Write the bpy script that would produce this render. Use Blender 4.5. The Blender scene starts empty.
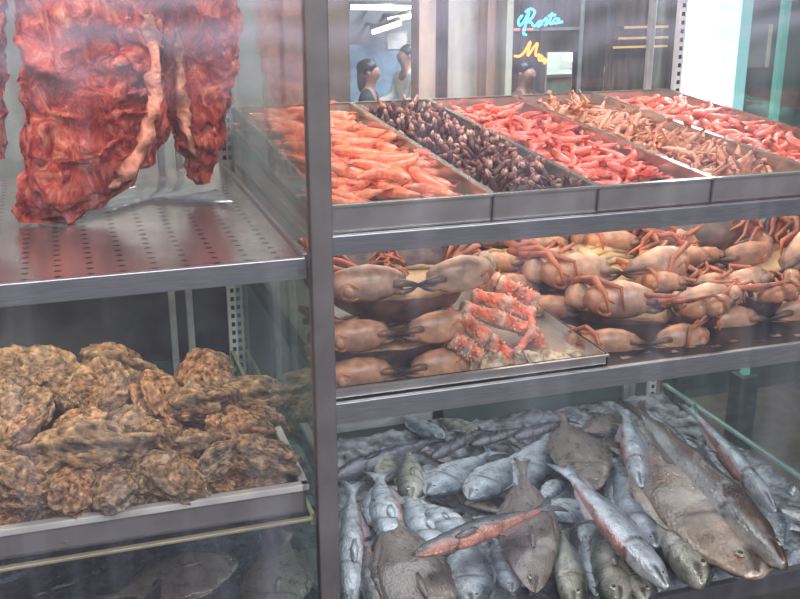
import bpy, math, random
from mathutils import Vector, Matrix, noise, Euler
random.seed(7); noise.seed_set(7)
PI = math.pi
sc = bpy.context.scene
col = sc.collection

# ------------------------------------------------------------------ camera
FL, YAW, PITCH = 1039.0, -0.3182, 0.3177
CAM = Vector((0, -1.5, 1.6))
W_ = Vector((-math.sin(YAW)*math.cos(PITCH), math.cos(YAW)*math.cos(PITCH), -math.sin(PITCH)))
R_ = Vector((math.cos(YAW), math.sin(YAW), 0)); U_ = R_.cross(W_)
def ray(x, y): return W_ + R_*((x-400)/FL) + U_*((299.5-y)/FL)
def atY(x, y, Y):
    d = ray(x, y); return CAM + d*((Y-CAM.y)/d.y)
def atZ(x, y, Z):
    d = ray(x, y); return CAM + d*((Z-CAM.z)/d.z)
def mpp(p): return (p-CAM).dot(W_)/FL          # metres per pixel at a point
cam = bpy.data.objects.new('camera', bpy.data.cameras.new('camera')); col.objects.link(cam)
cam.location = CAM
cam.matrix_world = Matrix(((R_.x, U_.x, -W_.x, CAM.x), (R_.y, U_.y, -W_.y, CAM.y), (R_.z, U_.z, -W_.z, CAM.z), (0, 0, 0, 1)))
cam.data.sensor_width = 36; cam.data.lens = FL/800*36; cam.data.clip_start = 0.05
sc.camera = cam

# ------------------------------------------------------------------ materials
def newmat(name):
    m = bpy.data.materials.new(name); m.use_nodes = True
    nt = m.node_tree; nt.nodes.clear()
    out = nt.nodes.new('ShaderNodeOutputMaterial')
    return m, nt, out
def N(nt, t, **kw):
    n = nt.nodes.new(t)
    for k, v in kw.items():
        if k in ('op',): n.operation = v
        else: n.inputs[k.replace('_', ' ')].default_value = v
    return n
def c4(c): return (c[0], c[1], c[2], 1)
def principled(name, c, rough=.5, metal=0, coord='Object', nscale=8, namp=.15, bump=0, bscale=40, vcol=False, spec=.5, emis=None, estr=0, stretch=(1,1,1), coat=0, sss=0):
    m, nt, out = newmat(name); L = nt.links.new
    p = nt.nodes.new('ShaderNodeBsdfPrincipled'); L(p.outputs[0], out.inputs[0])
    p.inputs['Roughness'].default_value = rough; p.inputs['Metallic'].default_value = metal
    p.inputs['Specular IOR Level'].default_value = spec
    p.inputs['Coat Weight'].default_value = coat
    tc = nt.nodes.new('ShaderNodeTexCoord'); mp = nt.nodes.new('ShaderNodeMapping'); mp.inputs['Scale'].default_value = stretch
    L(tc.outputs[coord], mp.inputs[0])
    nz = N(nt, 'ShaderNodeTexNoise', Scale=nscale, Detail=6.0); L(mp.outputs[0], nz.inputs['Vector'])
    mx = nt.nodes.new('ShaderNodeMix'); mx.data_type = 'RGBA'; mx.blend_type = 'MULTIPLY'; mx.inputs[0].default_value = 1
    rp = nt.nodes.new('ShaderNodeMapRange'); rp.inputs['From Min'].default_value = .3; rp.inputs['From Max'].default_value = .7
    rp.inputs['To Min'].default_value = 1-namp*2; rp.inputs['To Max'].default_value = 1+namp
    L(nz.outputs['Fac'], rp.inputs['Value'])
    if vcol:
        a = nt.nodes.new('ShaderNodeVertexColor'); a.layer_name = 'Col'; L(a.outputs[0], mx.inputs[6])
    else: mx.inputs[6].default_value = c4(c)
    L(rp.outputs[0], mx.inputs[7]); L(mx.outputs[2], p.inputs['Base Color'])
    if bump:
        b = N(nt, 'ShaderNodeBump', Strength=bump, Distance=.01); n2 = N(nt, 'ShaderNodeTexNoise', Scale=bscale, Detail=4.0)
        L(mp.outputs[0], n2.inputs['Vector']); L(n2.outputs['Fac'], b.inputs['Height']); L(b.outputs[0], p.inputs['Normal'])
    if emis: p.inputs['Emission Color'].default_value = c4(emis); p.inputs['Emission Strength'].default_value = estr
    if sss:
        p.inputs['Subsurface Weight'].default_value = sss; p.inputs['Subsurface Radius'].default_value = (.01, .004, .002); p.inputs['Subsurface Scale'].default_value = 1
    return m
def emit(name, c, s):
    m, nt, out = newmat(name); e = N(nt, 'ShaderNodeEmission', Color=c4(c), Strength=s); nt.links.new(e.outputs[0], out.inputs[0]); return m

STEEL = principled('brushed_steel', (.50, .50, .50), .34, .85, nscale=30, namp=.12, stretch=(1, 30, 30))
STEELX = principled('tray_steel', (.68, .64, .58), .26, .75, nscale=12, namp=.15, bump=.05, bscale=6)
ALU = principled('aluminium_frame', (.62, .64, .62), .35, .6, nscale=20)
CHROME = principled('chrome', (.8, .8, .8), .15, 1)
DARKST = principled('dark_steel', (.13, .13, .13), .4, .5, nscale=20)
POSTM = principled('grey_post', (.19, .175, .175), .55, .2, nscale=10)
WHITEP = principled('cream_plastic', (.72, .68, .60), .45, nscale=15, namp=.12)
SHADEP = principled('shaded_plastic', (.22, .205, .19), .4, nscale=8, namp=.2)  # wall grey stands in for the white tray's shade and translucency
BLACKM = principled('black_mat', (.012, .012, .014), .3, nscale=40)
VC_CRAB = principled('crab_shell', None, .38, vcol=True, nscale=7, namp=.34, bump=.12, bscale=30, coat=.15)
VC_KING = principled('king_crab_shell', None, .32, vcol=True, nscale=60, namp=.35, bump=.5, bscale=130)
VC_OYS = principled('oyster_shell', None, .62, vcol=True, nscale=7, namp=.42, bump=.9, bscale=13)
VC_PRAWN = principled('prawn_shell', None, .28, vcol=True, nscale=7, namp=.2, bump=.1, bscale=30, coat=.3)
VC_BARN = principled('barnacle_skin', None, .35, vcol=True, nscale=10, namp=.3, bump=.3, bscale=30)
VC_GEN = principled('painted', None, .6, vcol=True, nscale=30, namp=.05)

def fish_mat():
    m, nt, out = newmat('fish_skin'); L = nt.links.new
    p = nt.nodes.new('ShaderNodeBsdfPrincipled'); L(p.outputs[0], out.inputs[0])
    p.inputs['Roughness'].default_value = .27; p.inputs['Metallic'].default_value = .35; p.inputs['Coat Weight'].default_value = .5
    tc = nt.nodes.new('ShaderNodeTexCoord')
    a = nt.nodes.new('ShaderNodeVertexColor'); a.layer_name = 'Col'
    nz = N(nt, 'ShaderNodeTexNoise', Scale=9.0, Detail=8.0, Roughness=.7); L(tc.outputs['Object'], nz.inputs['Vector'])
    rp = N(nt, 'ShaderNodeMapRange', From_Min=.3, From_Max=.7, To_Min=.42, To_Max=1.35); L(nz.outputs['Fac'], rp.inputs['Value'])
    mx = nt.nodes.new('ShaderNodeMix'); mx.data_type = 'RGBA'; mx.blend_type = 'MULTIPLY'; mx.inputs[0].default_value = 1
    L(a.outputs[0], mx.inputs[6]); L(rp.outputs[0], mx.inputs[7]); L(mx.outputs[2], p.inputs['Base Color'])
    vo = N(nt, 'ShaderNodeTexVoronoi', Scale=75.0); L(tc.outputs['Object'], vo.inputs['Vector'])
    b = N(nt, 'ShaderNodeBump', Strength=.35, Distance=.004); L(vo.outputs['Distance'], b.inputs['Height']); L(b.outputs[0], p.inputs['Normal'])
    r2 = N(nt, 'ShaderNodeMapRange', From_Min=.3, From_Max=.7, To_Min=.18, To_Max=.45); L(nz.outputs['Fac'], r2.inputs['Value']); L(r2.outputs[0], p.inputs['Roughness'])
    return m
FISH = fish_mat()
EYEM = principled('fish_eye', (.02, .02, .025), .08, coat=1)
EYER = principled('fish_eye_ring', (.55, .52, .38), .2, .3)

def meat_mat():
    m, nt, out = newmat('raw_meat'); L = nt.links.new
    p = nt.nodes.new('ShaderNodeBsdfPrincipled'); L(p.outputs[0], out.inputs[0])
    p.inputs['Roughness'].default_value = .33; p.inputs['Coat Weight'].default_value = .25
    tc = nt.nodes.new('ShaderNodeTexCoord'); mp = nt.nodes.new('ShaderNodeMapping'); mp.inputs['Scale'].default_value = (1.2, 1, .75); mp.inputs['Rotation'].default_value = (0, .5, 0)
    L(tc.outputs['Object'], mp.inputs[0])
    n1 = N(nt, 'ShaderNodeTexNoise', Scale=24.0, Detail=8.0, Roughness=.68, Distortion=1.6); L(mp.outputs[0], n1.inputs['Vector'])
    r = nt.nodes.new('ShaderNodeValToRGB'); L(n1.outputs['Fac'], r.inputs[0])
    e = r.color_ramp.elements
    e[0].position = .30; e[0].color = (.09, .006, .006, 1); e[1].position = .70; e[1].color = (.92, .46, .32, 1)
    for pos, c in ((.40, (.30, .018, .012, 1)), (.48, (.55, .06, .03, 1)), (.56, (.72, .17, .09, 1))):
        x = e.new(pos); x.color = c
    n2 = N(nt, 'ShaderNodeTexNoise', Scale=7.0, Detail=5.0, Distortion=2.0); L(tc.outputs['Object'], n2.inputs['Vector'])
    r2 = nt.nodes.new('ShaderNodeValToRGB'); L(n2.outputs['Fac'], r2.inputs[0])
    r2.color_ramp.elements[0].position = .55; r2.color_ramp.elements[0].color = (0, 0, 0, 1)
    r2.color_ramp.elements[1].position = .68; r2.color_ramp.elements[1].color = (.7, .7, .7, 1)
    mx = nt.nodes.new('ShaderNodeMix'); mx.data_type = 'RGBA'; L(r2.outputs[0], mx.inputs[0]); L(r.outputs[0], mx.inputs[6]); mx.inputs[7].default_value = (.62, .24, .28, 1)
    L(mx.outputs[2], p.inputs['Base Color'])
    b = N(nt, 'ShaderNodeBump', Strength=.9, Distance=.02); L(n1.outputs['Fac'], b.inputs['Height']); L(b.outputs[0], p.inputs['Normal'])
    return m
MEAT = meat_mat()
FAT = principled('meat_fat', (.78, .32, .20), .4, nscale=22, namp=.5, bump=.9, bscale=60)
BONE = principled('rib_bone', (.78, .33, .22), .4, nscale=30, namp=.3, bump=.5, bscale=70)

def perforated():
    m, nt, out = newmat('perforated_steel'); L = nt.links.new
    p = nt.nodes.new('ShaderNodeBsdfPrincipled'); L(p.outputs[0], out.inputs[0])
    p.inputs['Metallic'].default_value = .85; p.inputs['Roughness'].default_value = .22
    tc = nt.nodes.new('ShaderNodeTexCoord'); sx = nt.nodes.new('ShaderNodeSeparateXYZ'); L(tc.outputs['Object'], sx.inputs[0])
    def M(op, a, b=None, v=None):
        n = nt.nodes.new('ShaderNodeMath'); n.operation = op; L(a, n.inputs[0])
        if b is not None: L(b, n.inputs[1])
        elif v is not None: n.inputs[1].default_value = v
        return n.outputs[0]
    def cell(s, size): return M('SUBTRACT', M('FRACT', M('DIVIDE', s, v=size)), v=.5)
    fx = M('MULTIPLY', cell(sx.outputs[0], .046), v=.046); fy = M('MULTIPLY', cell(sx.outputs[1], .030), v=.030)
    d = M('ADD', M('POWER', M('DIVIDE', fx, v=.0058), v=2), M('POWER', M('DIVIDE', fy, v=.0042), v=2))
    hole = M('LESS_THAN', d, v=1)
    nz = N(nt, 'ShaderNodeTexNoise', Scale=5.0, Detail=4.0); L(tc.outputs['Object'], nz.inputs['Vector'])
    rr = nt.nodes.new('ShaderNodeValToRGB'); L(nz.outputs['Fac'], rr.inputs[0])
    rr.color_ramp.elements[0].position = .3; rr.color_ramp.elements[0].color = (.42, .30, .30, 1)
    rr.color_ramp.elements[1].position = .7; rr.color_ramp.elements[1].color = (.66, .60, .55, 1)
    mx = nt.nodes.new('ShaderNodeMix'); mx.data_type = 'RGBA'; L(hole, mx.inputs[0]); L(rr.outputs[0], mx.inputs[6]); mx.inputs[7].default_value = (.01, .01, .01, 1)
    L(mx.outputs[2], p.inputs['Base Color'])
    b = N(nt, 'ShaderNodeBump', Strength=.08, Distance=.02); L(nz.outputs['Fac'], b.inputs['Height']); L(b.outputs[0], p.inputs['Normal'])
    return m
PERF = perforated()

def glass_mat(name, tint, refl=.08, veil=.03, veil_col=(.75, .75, .9), streak=0, lace_refl=0):  # diffuse veil, streaks and lace paint in haze and reflections
    m, nt, out = newmat(name); L = nt.links.new
    t = N(nt, 'ShaderNodeBsdfTransparent', Color=c4(tint)); g = N(nt, 'ShaderNodeBsdfGlossy', Color=c4((.9, .95, .95)), Roughness=.03)
    d = N(nt, 'ShaderNodeBsdfDiffuse', Color=c4(veil_col))
    lw = N(nt, 'ShaderNodeLayerWeight', Blend=.5); pw = nt.nodes.new('ShaderNodeMath'); pw.operation = 'POWER'; L(lw.outputs['Facing'], pw.inputs[0]); pw.inputs[1].default_value = 5
    ml = nt.nodes.new('ShaderNodeMath'); ml.operation = 'MULTIPLY_ADD'; L(pw.outputs[0], ml.inputs[0]); ml.inputs[1].default_value = .9; ml.inputs[2].default_value = refl
    m1 = nt.nodes.new('ShaderNodeMixShader'); L(ml.outputs[0], m1.inputs[0]); L(t.outputs[0], m1.inputs[1]); L(g.outputs[0], m1.inputs[2])
    m2 = nt.nodes.new('ShaderNodeMixShader'); L(m1.outputs[0], m2.inputs[1]); L(d.outputs[0], m2.inputs[2]); L(m2.outputs[0], out.inputs[0])
    if not streak: m2.inputs[0].default_value = veil; return m
    tc = nt.nodes.new('ShaderNodeTexCoord')
    mp = nt.nodes.new('ShaderNodeMapping'); mp.inputs['Scale'].default_value = (9, 1, 1.1); mp.inputs['Rotation'].default_value = (0, .12, 0); L(tc.outputs['Object'], mp.inputs[0])
    nz = N(nt, 'ShaderNodeTexNoise', Scale=1.3, Detail=3.0, Roughness=.55); L(mp.outputs[0], nz.inputs['Vector'])
    r1 = N(nt, 'ShaderNodeMapRange', From_Min=.50, From_Max=.78, To_Min=0.0, To_Max=streak); L(nz.outputs['Fac'], r1.inputs['Value'])
    # lacy scalloped reflections painted towards the top of the pane
    wv = N(nt, 'ShaderNodeTexWave', Scale=5.0, Distortion=9.0, Detail=2.0, Detail_Scale=1.0); wv.bands_direction = 'Z'; L(tc.outputs['Object'], wv.inputs['Vector'])
    sx = nt.nodes.new('ShaderNodeSeparateXYZ'); L(tc.outputs['Object'], sx.inputs[0])
    zm = N(nt, 'ShaderNodeMapRange', From_Min=1.40, From_Max=1.50, To_Min=0.0, To_Max=lace_refl); L(sx.outputs[2], zm.inputs['Value'])
    mm = nt.nodes.new('ShaderNodeMath'); mm.operation = 'MULTIPLY_ADD'; L(wv.outputs['Fac'], mm.inputs[0]); mm.inputs[1].default_value = .7; mm.inputs[2].default_value = .35
    mz = nt.nodes.new('ShaderNodeMath'); mz.operation = 'MULTIPLY'; L(mm.outputs[0], mz.inputs[0]); L(zm.outputs[0], mz.inputs[1])
    a1 = nt.nodes.new('ShaderNodeMath'); a1.operation = 'ADD'; L(r1.outputs[0], a1.inputs[0]); L(mz.outputs[0], a1.inputs[1])
    a2 = nt.nodes.new('ShaderNodeMath'); a2.operation = 'ADD'; a2.use_clamp = True; L(a1.outputs[0], a2.inputs[0]); a2.inputs[1].default_value = veil
    L(a2.outputs[0], m2.inputs[0])
    return m
FGLASS = glass_mat('shop_window_glass', (.96, .97, .98), .03, .022, (.72, .70, .84), streak=.07, lace_refl=.16)
CGLASS = glass_mat('clear_pane', (.93, .97, .95), .04, .03, (.6, .7, .7))
TGLASS = glass_mat('teal_pane', (.70, .80, .76), .05, .012, (.4, .5, .5))
PLASTIC = glass_mat('wet_film', (.93, .95, .96), .12, .10, (.8, .8, .9))

# ------------------------------------------------------------------ mesh helpers
class MB:
    def __init__(s): s.v = []; s.f = []; s.c = []; s.sm = []
    def add(s, vs, fs, cs=None, smooth=True):
        k = len(s.v); s.v += [Vector(v) for v in vs]; s.f += [tuple(i+k for i in f) for f in fs]
        if cs is None: cs = [(.5, .5, .5)]*len(vs)
        elif isinstance(cs, tuple): cs = [cs]*len(vs)
        s.c += list(cs); s.sm += [smooth]*len(fs)
    def box(s, a, b, c=None):
        x0, y0, z0 = a; x1, y1, z1 = b
        if x0 > x1: x0, x1 = x1, x0
        vs = [(x0,y0,z0),(x1,y0,z0),(x1,y1,z0),(x0,y1,z0),(x0,y0,z1),(x1,y0,z1),(x1,y1,z1),(x0,y1,z1)]
        s.add(vs, [(0,3,2,1),(4,5,6,7),(0,1,5,4),(1,2,6,5),(2,3,7,6),(3,0,4,7)], c, False)
    def loft(s, pts, rad, n=12, up=(0,0,1), colf=None, e=1.0, cap=True):
        """pts centre line, rad = (side radius, up radius) per point"""
        pts = [Vector(p) for p in pts]; up = Vector(up); vs = []; cs = []; m = len(pts)
        for i, p in enumerate(pts):
            T = (pts[min(i+1, m-1)]-pts[max(i-1, 0)]).normalized()
            S = T.cross(up)
            if S.length < 1e-4: S = T.cross(Vector((1, 0, 0)))
            S.normalize(); U = S.cross(T)
            r = rad[i]; r = (r, r) if not isinstance(r, (tuple, list)) else r
            for j in range(n):
                a = 2*PI*j/n; ca, sa = math.cos(a), math.sin(a)
                if e != 1: ca = math.copysign(abs(ca)**e, ca); sa = math.copysign(abs(sa)**e, sa)
                vs.append(p+S*(r[0]*ca)+U*(r[1]*sa)); cs.append(colf(i/(m-1), a) if callable(colf) else (colf or (.5,.5,.5)))
        fs = []
        for i in range(m-1):
            for j in range(n):
                a = i*n+j; b = i*n+(j+1) % n; fs.append((a, a+n, b+n, b))
        if cap:
            fs.append(tuple(range(n))); fs.append(tuple(range((m-1)*n, m*n))[::-1])
        s.add(vs, fs, cs)
    def tube(s, a, b, r, r2=None, n=8, c=None): s.loft([a, b], [r, r if r2 is None else r2], n, colf=c)
    def ball(s, c, r, n=12, m=8, colr=None, f=None):
        r = (r, r, r) if not isinstance(r, (tuple, list)) else r; vs = []; fs = []
        vs.append(Vector(c)+Vector((0, 0, r[2])))
        for i in range(1, m):
            p = PI*i/m
            for j in range(n):
                q = 2*PI*j/n; vs.append(Vector(c)+Vector((r[0]*math.sin(p)*math.cos(q), r[1]*math.sin(p)*math.sin(q), r[2]*math.cos(p))))
        vs.append(Vector(c)-Vector((0, 0, r[2])))
        for j in range(n): fs.append((0, 1+j, 1+(j+1) % n))
        for i in range(m-2):
            for j in range(n):
                a = 1+i*n+j; b = 1+i*n+(j+1) % n; fs.append((a, a+n, b+n, b))
        l = len(vs)-1; k = 1+(m-2)*n
        for j in range(n): fs.append((l, k+(j+1) % n, k+j))
        s.add(vs, fs, colr)
    def plate(s, out, th, c=None):
        """thin plate from an outline (list of 3-d points), thickened along z"""
        n = len(out); o = [Vector(p) for p in out]; cen = sum(o, Vector())/n
        vs = [p+Vector((0, 0, th/2)) for p in o]+[p-Vector((0, 0, th/2)) for p in o]+[cen+Vector((0, 0, th)), cen-Vector((0, 0, th))]
        fs = [(2*n, i, (i+1) % n) for i in range(n)]+[(2*n+1, n+(i+1) % n, n+i) for i in range(n)]+[(i, n+i, n+(i+1) % n, (i+1) % n) for i in range(n)]
        s.add(vs, fs, c)
    def noise(s, scale, amp, seed=0, octv=2):
        for i, v in enumerate(s.v):
            d = Vector(); a = amp; k = scale
            for o in range(octv): d += noise.noise_vector(v*k+Vector((seed*7.1, seed*3.3, o*5)))*a; a *= .5; k *= 2.1
            s.v[i] = v+d
        return s
    def xf(s, M):
        s.v = [M @ v for v in s.v]; return s
    def mesh(s, name, mat):
        me = bpy.data.meshes.new(name); me.from_pydata([tuple(v) for v in s.v], [], s.f)
        a = me.color_attributes.new('Col', 'FLOAT_COLOR', 'POINT')
        a.data.foreach_set('color', [x for c in s.c for x in (c[0], c[1], c[2], 1)])
        me.polygons.foreach_set('use_smooth', s.sm); me.materials.append(mat); me.update(); return me
    def build(s, name, mat, parent=None, bevel=0):
        o = bpy.data.objects.new(name, s.mesh(name, mat)); col.objects.link(o)
        if parent: o.parent = parent
        if bevel:
            b = o.modifiers.new('bevel', 'BEVEL'); b.width = bevel; b.segments = 2
        return o
def tag(o, label=None, cat=None, group=None, kind=None):
    if label: o['label'] = label
    if cat: o['category'] = cat
    if group: o['group'] = group
    if kind: o['kind'] = kind
    return o
def empty(name, loc=(0, 0, 0)):
    o = bpy.data.objects.new(name, None); col.objects.link(o); o.location = loc; o.empty_display_size = .05; return o
KIDS = {}
def kids(o): return [c for c in bpy.data.objects if c.parent == o]
def copy_tree(o, parent=None, ch=None):
    c = o.copy(); col.objects.link(c)
    if parent: c.parent = parent
    for k in KIDS.get(o.name, ()): copy_tree(k, c)
    return c
def remember(o):
    KIDS[o.name] = kids(o)
    for k in KIDS[o.name]: remember(k)
def mix(a, b, t): t = max(0, min(1, t)); return tuple(a[i]*(1-t)+b[i]*t for i in range(3))
def interp(tab, t):
    for (a, x), (b, y) in zip(tab, tab[1:]):
        if t <= b: k = (t-a)/(b-a); k = k*k*(3-2*k)*.5+k*.5; return x+(y-x)*k
    return tab[-1][1]
def struct(mb, name, mat, bevel=0):
    o = mb.build(name, mat, bevel=bevel); o['kind'] = 'structure'; return o
def hatch(a, b, mat, name, parent=None, **k):
    m = MB(); m.box(a, b); return m.build(name, mat, parent, **k)

# ------------------------------------------------------------------ the case
DX = .362      # the post between the two bays
D = .86        # depth of the case
XR = 1.57      # right side glass
case = empty('display_case', (.3, .4, .0)); tag(case, 'glass and steel refrigerated shop display case holding the seafood', 'display case')
def cpart(mb, name, mat, bevel=0):
    o = mb.build(name, mat, bevel=bevel); o.parent = case; o.matrix_parent_inverse = Matrix.Translation(-Vector(case.location)); return o
m = MB(); m.box((-1.02, 0, 0), (XR+.02, D+.06, .385)); cpart(m, 'plinth', DARKST, .004)
m = MB(); m.box((-1.02, 0.0, 1.93), (XR+.02, D+.06, 1.99)); cpart(m, 'top_panel', ALU, .004)
m = MB(); m.box((DX-.017, -.028, .385), (DX+.017, .0, 1.93)); cpart(m, 'front_post', POSTM, .003)
m = MB(); m.box((-1.02, -.028, .385), (-.985, .0, 1.93)); cpart(m, 'front_post', POSTM, .003)
m = MB(); m.box((XR-.015, -.028, .385), (XR+.02, .0, 1.93)); cpart(m, 'front_post', POSTM, .003)
# lower front rail of the fish well
m = MB(); m.box((DX+.02, -.005, .385), (XR-.02, .012, .416)); cpart(m, 'front_rail', DARKST, .003)
# back uprights with slotted standards
def standard(x, y, z0, z1, mat=ALU):
    m = MB(); m.box((x-.011, y-.006, z0), (x+.011, y+.008, z1)); o = cpart(m, 'slotted_upright', mat)
    s = MB(); z = z0+.012
    while z < z1-.012: s.box((x-.004, y-.008, z), (x+.004, y-.004, z+.010)); z += .021
    k = s.build('slots', BLACKM, o)
WHITEM = principled('white_enamel', (.8, .82, .80), .35)
standard(.352, D-.02, .42, 1.93, WHITEM); standard(1.515, D-.02, .40, 1.93, WHITEM)
for x in (.385, .255, .215, 1.445):
    m = MB(); m.box((x-.008, D-.004, .42), (x+.008, D+.012, 1.93)); cpart(m, 'back_door_stile', ALU, .002)
# back sliding doors: lower grey panes, upper clear panes
PANEL = principled('back_panel', (.20, .21, .215), .22, .35, nscale=4, namp=.45, bump=.1, bscale=3)
PANELL = principled('back_panel_light', (.44, .46, .46), .3, .3, nscale=4, namp=.15)
DOORG = principled('back_panel_green', (.20, .26, .25), .18, .3, nscale=3, namp=.25)
m = MB(); m.box((-.98, D+.015, .40), (.36, D+.022, 1.14)); cpart(m, 'back_panel', PANEL)
m = MB(); m.box((.365, D+.015, .60), (1.43, D+.022, 1.22)); cpart(m, 'back_panel', PANELL)
m = MB(); m.box((.365, D+.015, .40), (1.55, D+.022, .60)); cpart(m, 'back_panel', DOORG)
m = MB(); m.box((.37, D+.030, 1.22), (1.55, D+.034, 1.93)); cpart(m, 'back_glass', CGLASS)
m = MB(); m.box((-.98, D+.030, 1.14), (.36, D+.034, 1.93)); cpart(m, 'back_glass', CGLASS)
for (x0, x1, z0, z1, mt) in ((.58, .90, .438, .470, ALU), (.58, .87, .492, .503, WHITEM), (.865, .90, .40, .60, ALU), (1.0, 1.55, .475, .49, WHITEM), (.37, 1.55, .39, .40, ALU), (1.455, 1.475, .39, .9, ALU)):
    m = MB(); m.box((x0, D-.002, z0), (x1, D+.014, z1)); cpart(m, 'back_door_rail', mt, .002)
# side glass and middle partition
m = MB(); m.box((XR-.004, .0, .40), (XR+.002, D, 1.93)); cpart(m, 'side_glass', TGLASS)
m = MB(); m.box((XR-.007, .0, .445), (XR+.004, D, .452)); cpart(m, 'side_glass_edge', principled('glass_edge', (.42, .60, .55), .2))
m = MB(); m.box((DX-.003, .02, .40), (DX+.003, D-.03, 1.14)); cpart(m, 'partition_glass', TGLASS)
m = MB(); m.box((DX-.004, .02, 1.17), (DX+.002, D-.03, 1.93)); cpart(m, 'partition_glass', CGLASS)
for i, (x0, x1) in enumerate(((-.985, DX-.017), (DX+.017, XR-.015))):
    m = MB(); m.box((x0, -.020, .385), (x1, -.014, 1.93)); o = struct(m, 'window_%d' % (i+1), FGLASS)

# shelves (each lifts out)
def shelf(name, x0, x1, z, mat, lip, depth, label, lipmat=STEEL, cat='shelf', tilt=0):
    r = empty(name, ((x0+x1)/2, .005, z)); tag(r, label, cat); hw = (x1-x0)/2
    m = MB(); m.box((-hw, 0, -.005), (hw, depth, 0)); m.build('shelf_plate', mat, r)
    m = MB(); m.box((-hw, -.006, -lip), (hw, .004, .002)); m.build('front_lip', lipmat, r, .0015)
    for sx in (-1, 1):
        m = MB(); m.box((sx*hw-.004, 0, -.016), (sx*hw+.004, depth, .006)); m.build('side_rail', lipmat, r, .001)
    r.rotation_euler.x = tilt
    return r
shelf('perforated_shelf', -.98, DX-.02, 1.162, PERF, .032, .78, 'perforated stainless steel shelf under the hanging meat')
s3 = shelf('glass_shelf', -.98, DX-.02, .712, TGLASS, .004, .80, 'glass shelf with thin bright front edge below the white oyster tray', principled('brass_edge', (.75, .65, .40), .25, .6))
s1 = shelf('steel_shelf', DX+.02, XR-.015, 1.192, STEELX, .030, .83, 'long steel shelf carrying the row of tilted shrimp trays', tilt=.045)
s2 = shelf('steel_shelf', DX+.02, XR-.015, .912, BLACKM, .035, .80, 'long shelf with dark top carrying the crabs')
m = MB()
for k in range(14):
    x = .92+k*.047-.9625; m = MB(); m.box((x, .025+(k % 2)*.012, .0005), (x+.022, .037+(k % 2)*.012, .0017)); m.build('mat_slot', CHROME, s2)
# bracket knob at the shelf end
m = MB(); m.box((DX-.034, -.001, 1.136), (DX-.020, .004, 1.148)); o = cpart(m, 'shelf_clip', principled('brass', (.5, .38, .2), .35, .6))
m = MB(); m.loft([(-.95, .38, 1.86), (.34, .38, 1.86)], [.010, .010], 12); cpart(m, 'hanging_rail', CHROME)

# ------------------------------------------------------------------ trays
def tray(name, x0, x1, y0, y1, h, mat, label, floormat=None, th=.0035, flare=.004, bevel=0):
    r = empty(name); tag(r, label, 'tray'); m = MB(); w = x1-x0; d = y1-y0
    m.box((0, 0, 0), (w, d, th))
    m.build('tray_floor', floormat or mat, r)
    m = MB(); m.box((0, 0, 0), (w, th, h)); m.box((0, -.006, h-th), (w, th, h)); m.build('front_wall', mat, r)
    m = MB(); m.box((0, d-th, 0), (w, d, h)); m.box((0, d-th, h-th), (w, d+.006, h)); m.build('back_wall', mat, r)
    for x in (0, w-th):
        m = MB(); m.box((x, 0, 0), (x+th, d, h)); m.box((x-.001, 0, h-th), (x+th+.001, d, h)); m.build('side_wall', mat, r)
    return r
TZ, TT = 1.194, .048    # height and tilt of the upper trays
def tp(x, v, z=0):       # point in the tilted tray frame
    return Vector((x, .012+v*math.cos(TT)-z*math.sin(TT), TZ+v*math.sin(TT)+z*math.cos(TT)))
TX = [.385, .655, .845, 1.066, 1.282, 1.50]
LINER = principled('red_stained_steel', (.42, .20, .18), .3, .5, nscale=10, namp=.2)
names = ['first steel tray from the post, filled with big orange prawns', 'steel tray of dark goose barnacles', 'steel tray of small red shrimp between the barnacles and the langoustines',
         'steel tray of tan spiky langoustines', 'last steel tray of red shrimp by the bright strip light']
for i in range(5):
    t = tray('seafood_tray', TX[i], TX[i+1]-.002, 0, .84, .047, STEELX, names[i], LINER if i in (2, 3) else None)
    t.location = tp(TX[i], 0); t.rotation_euler.x = TT

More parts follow.
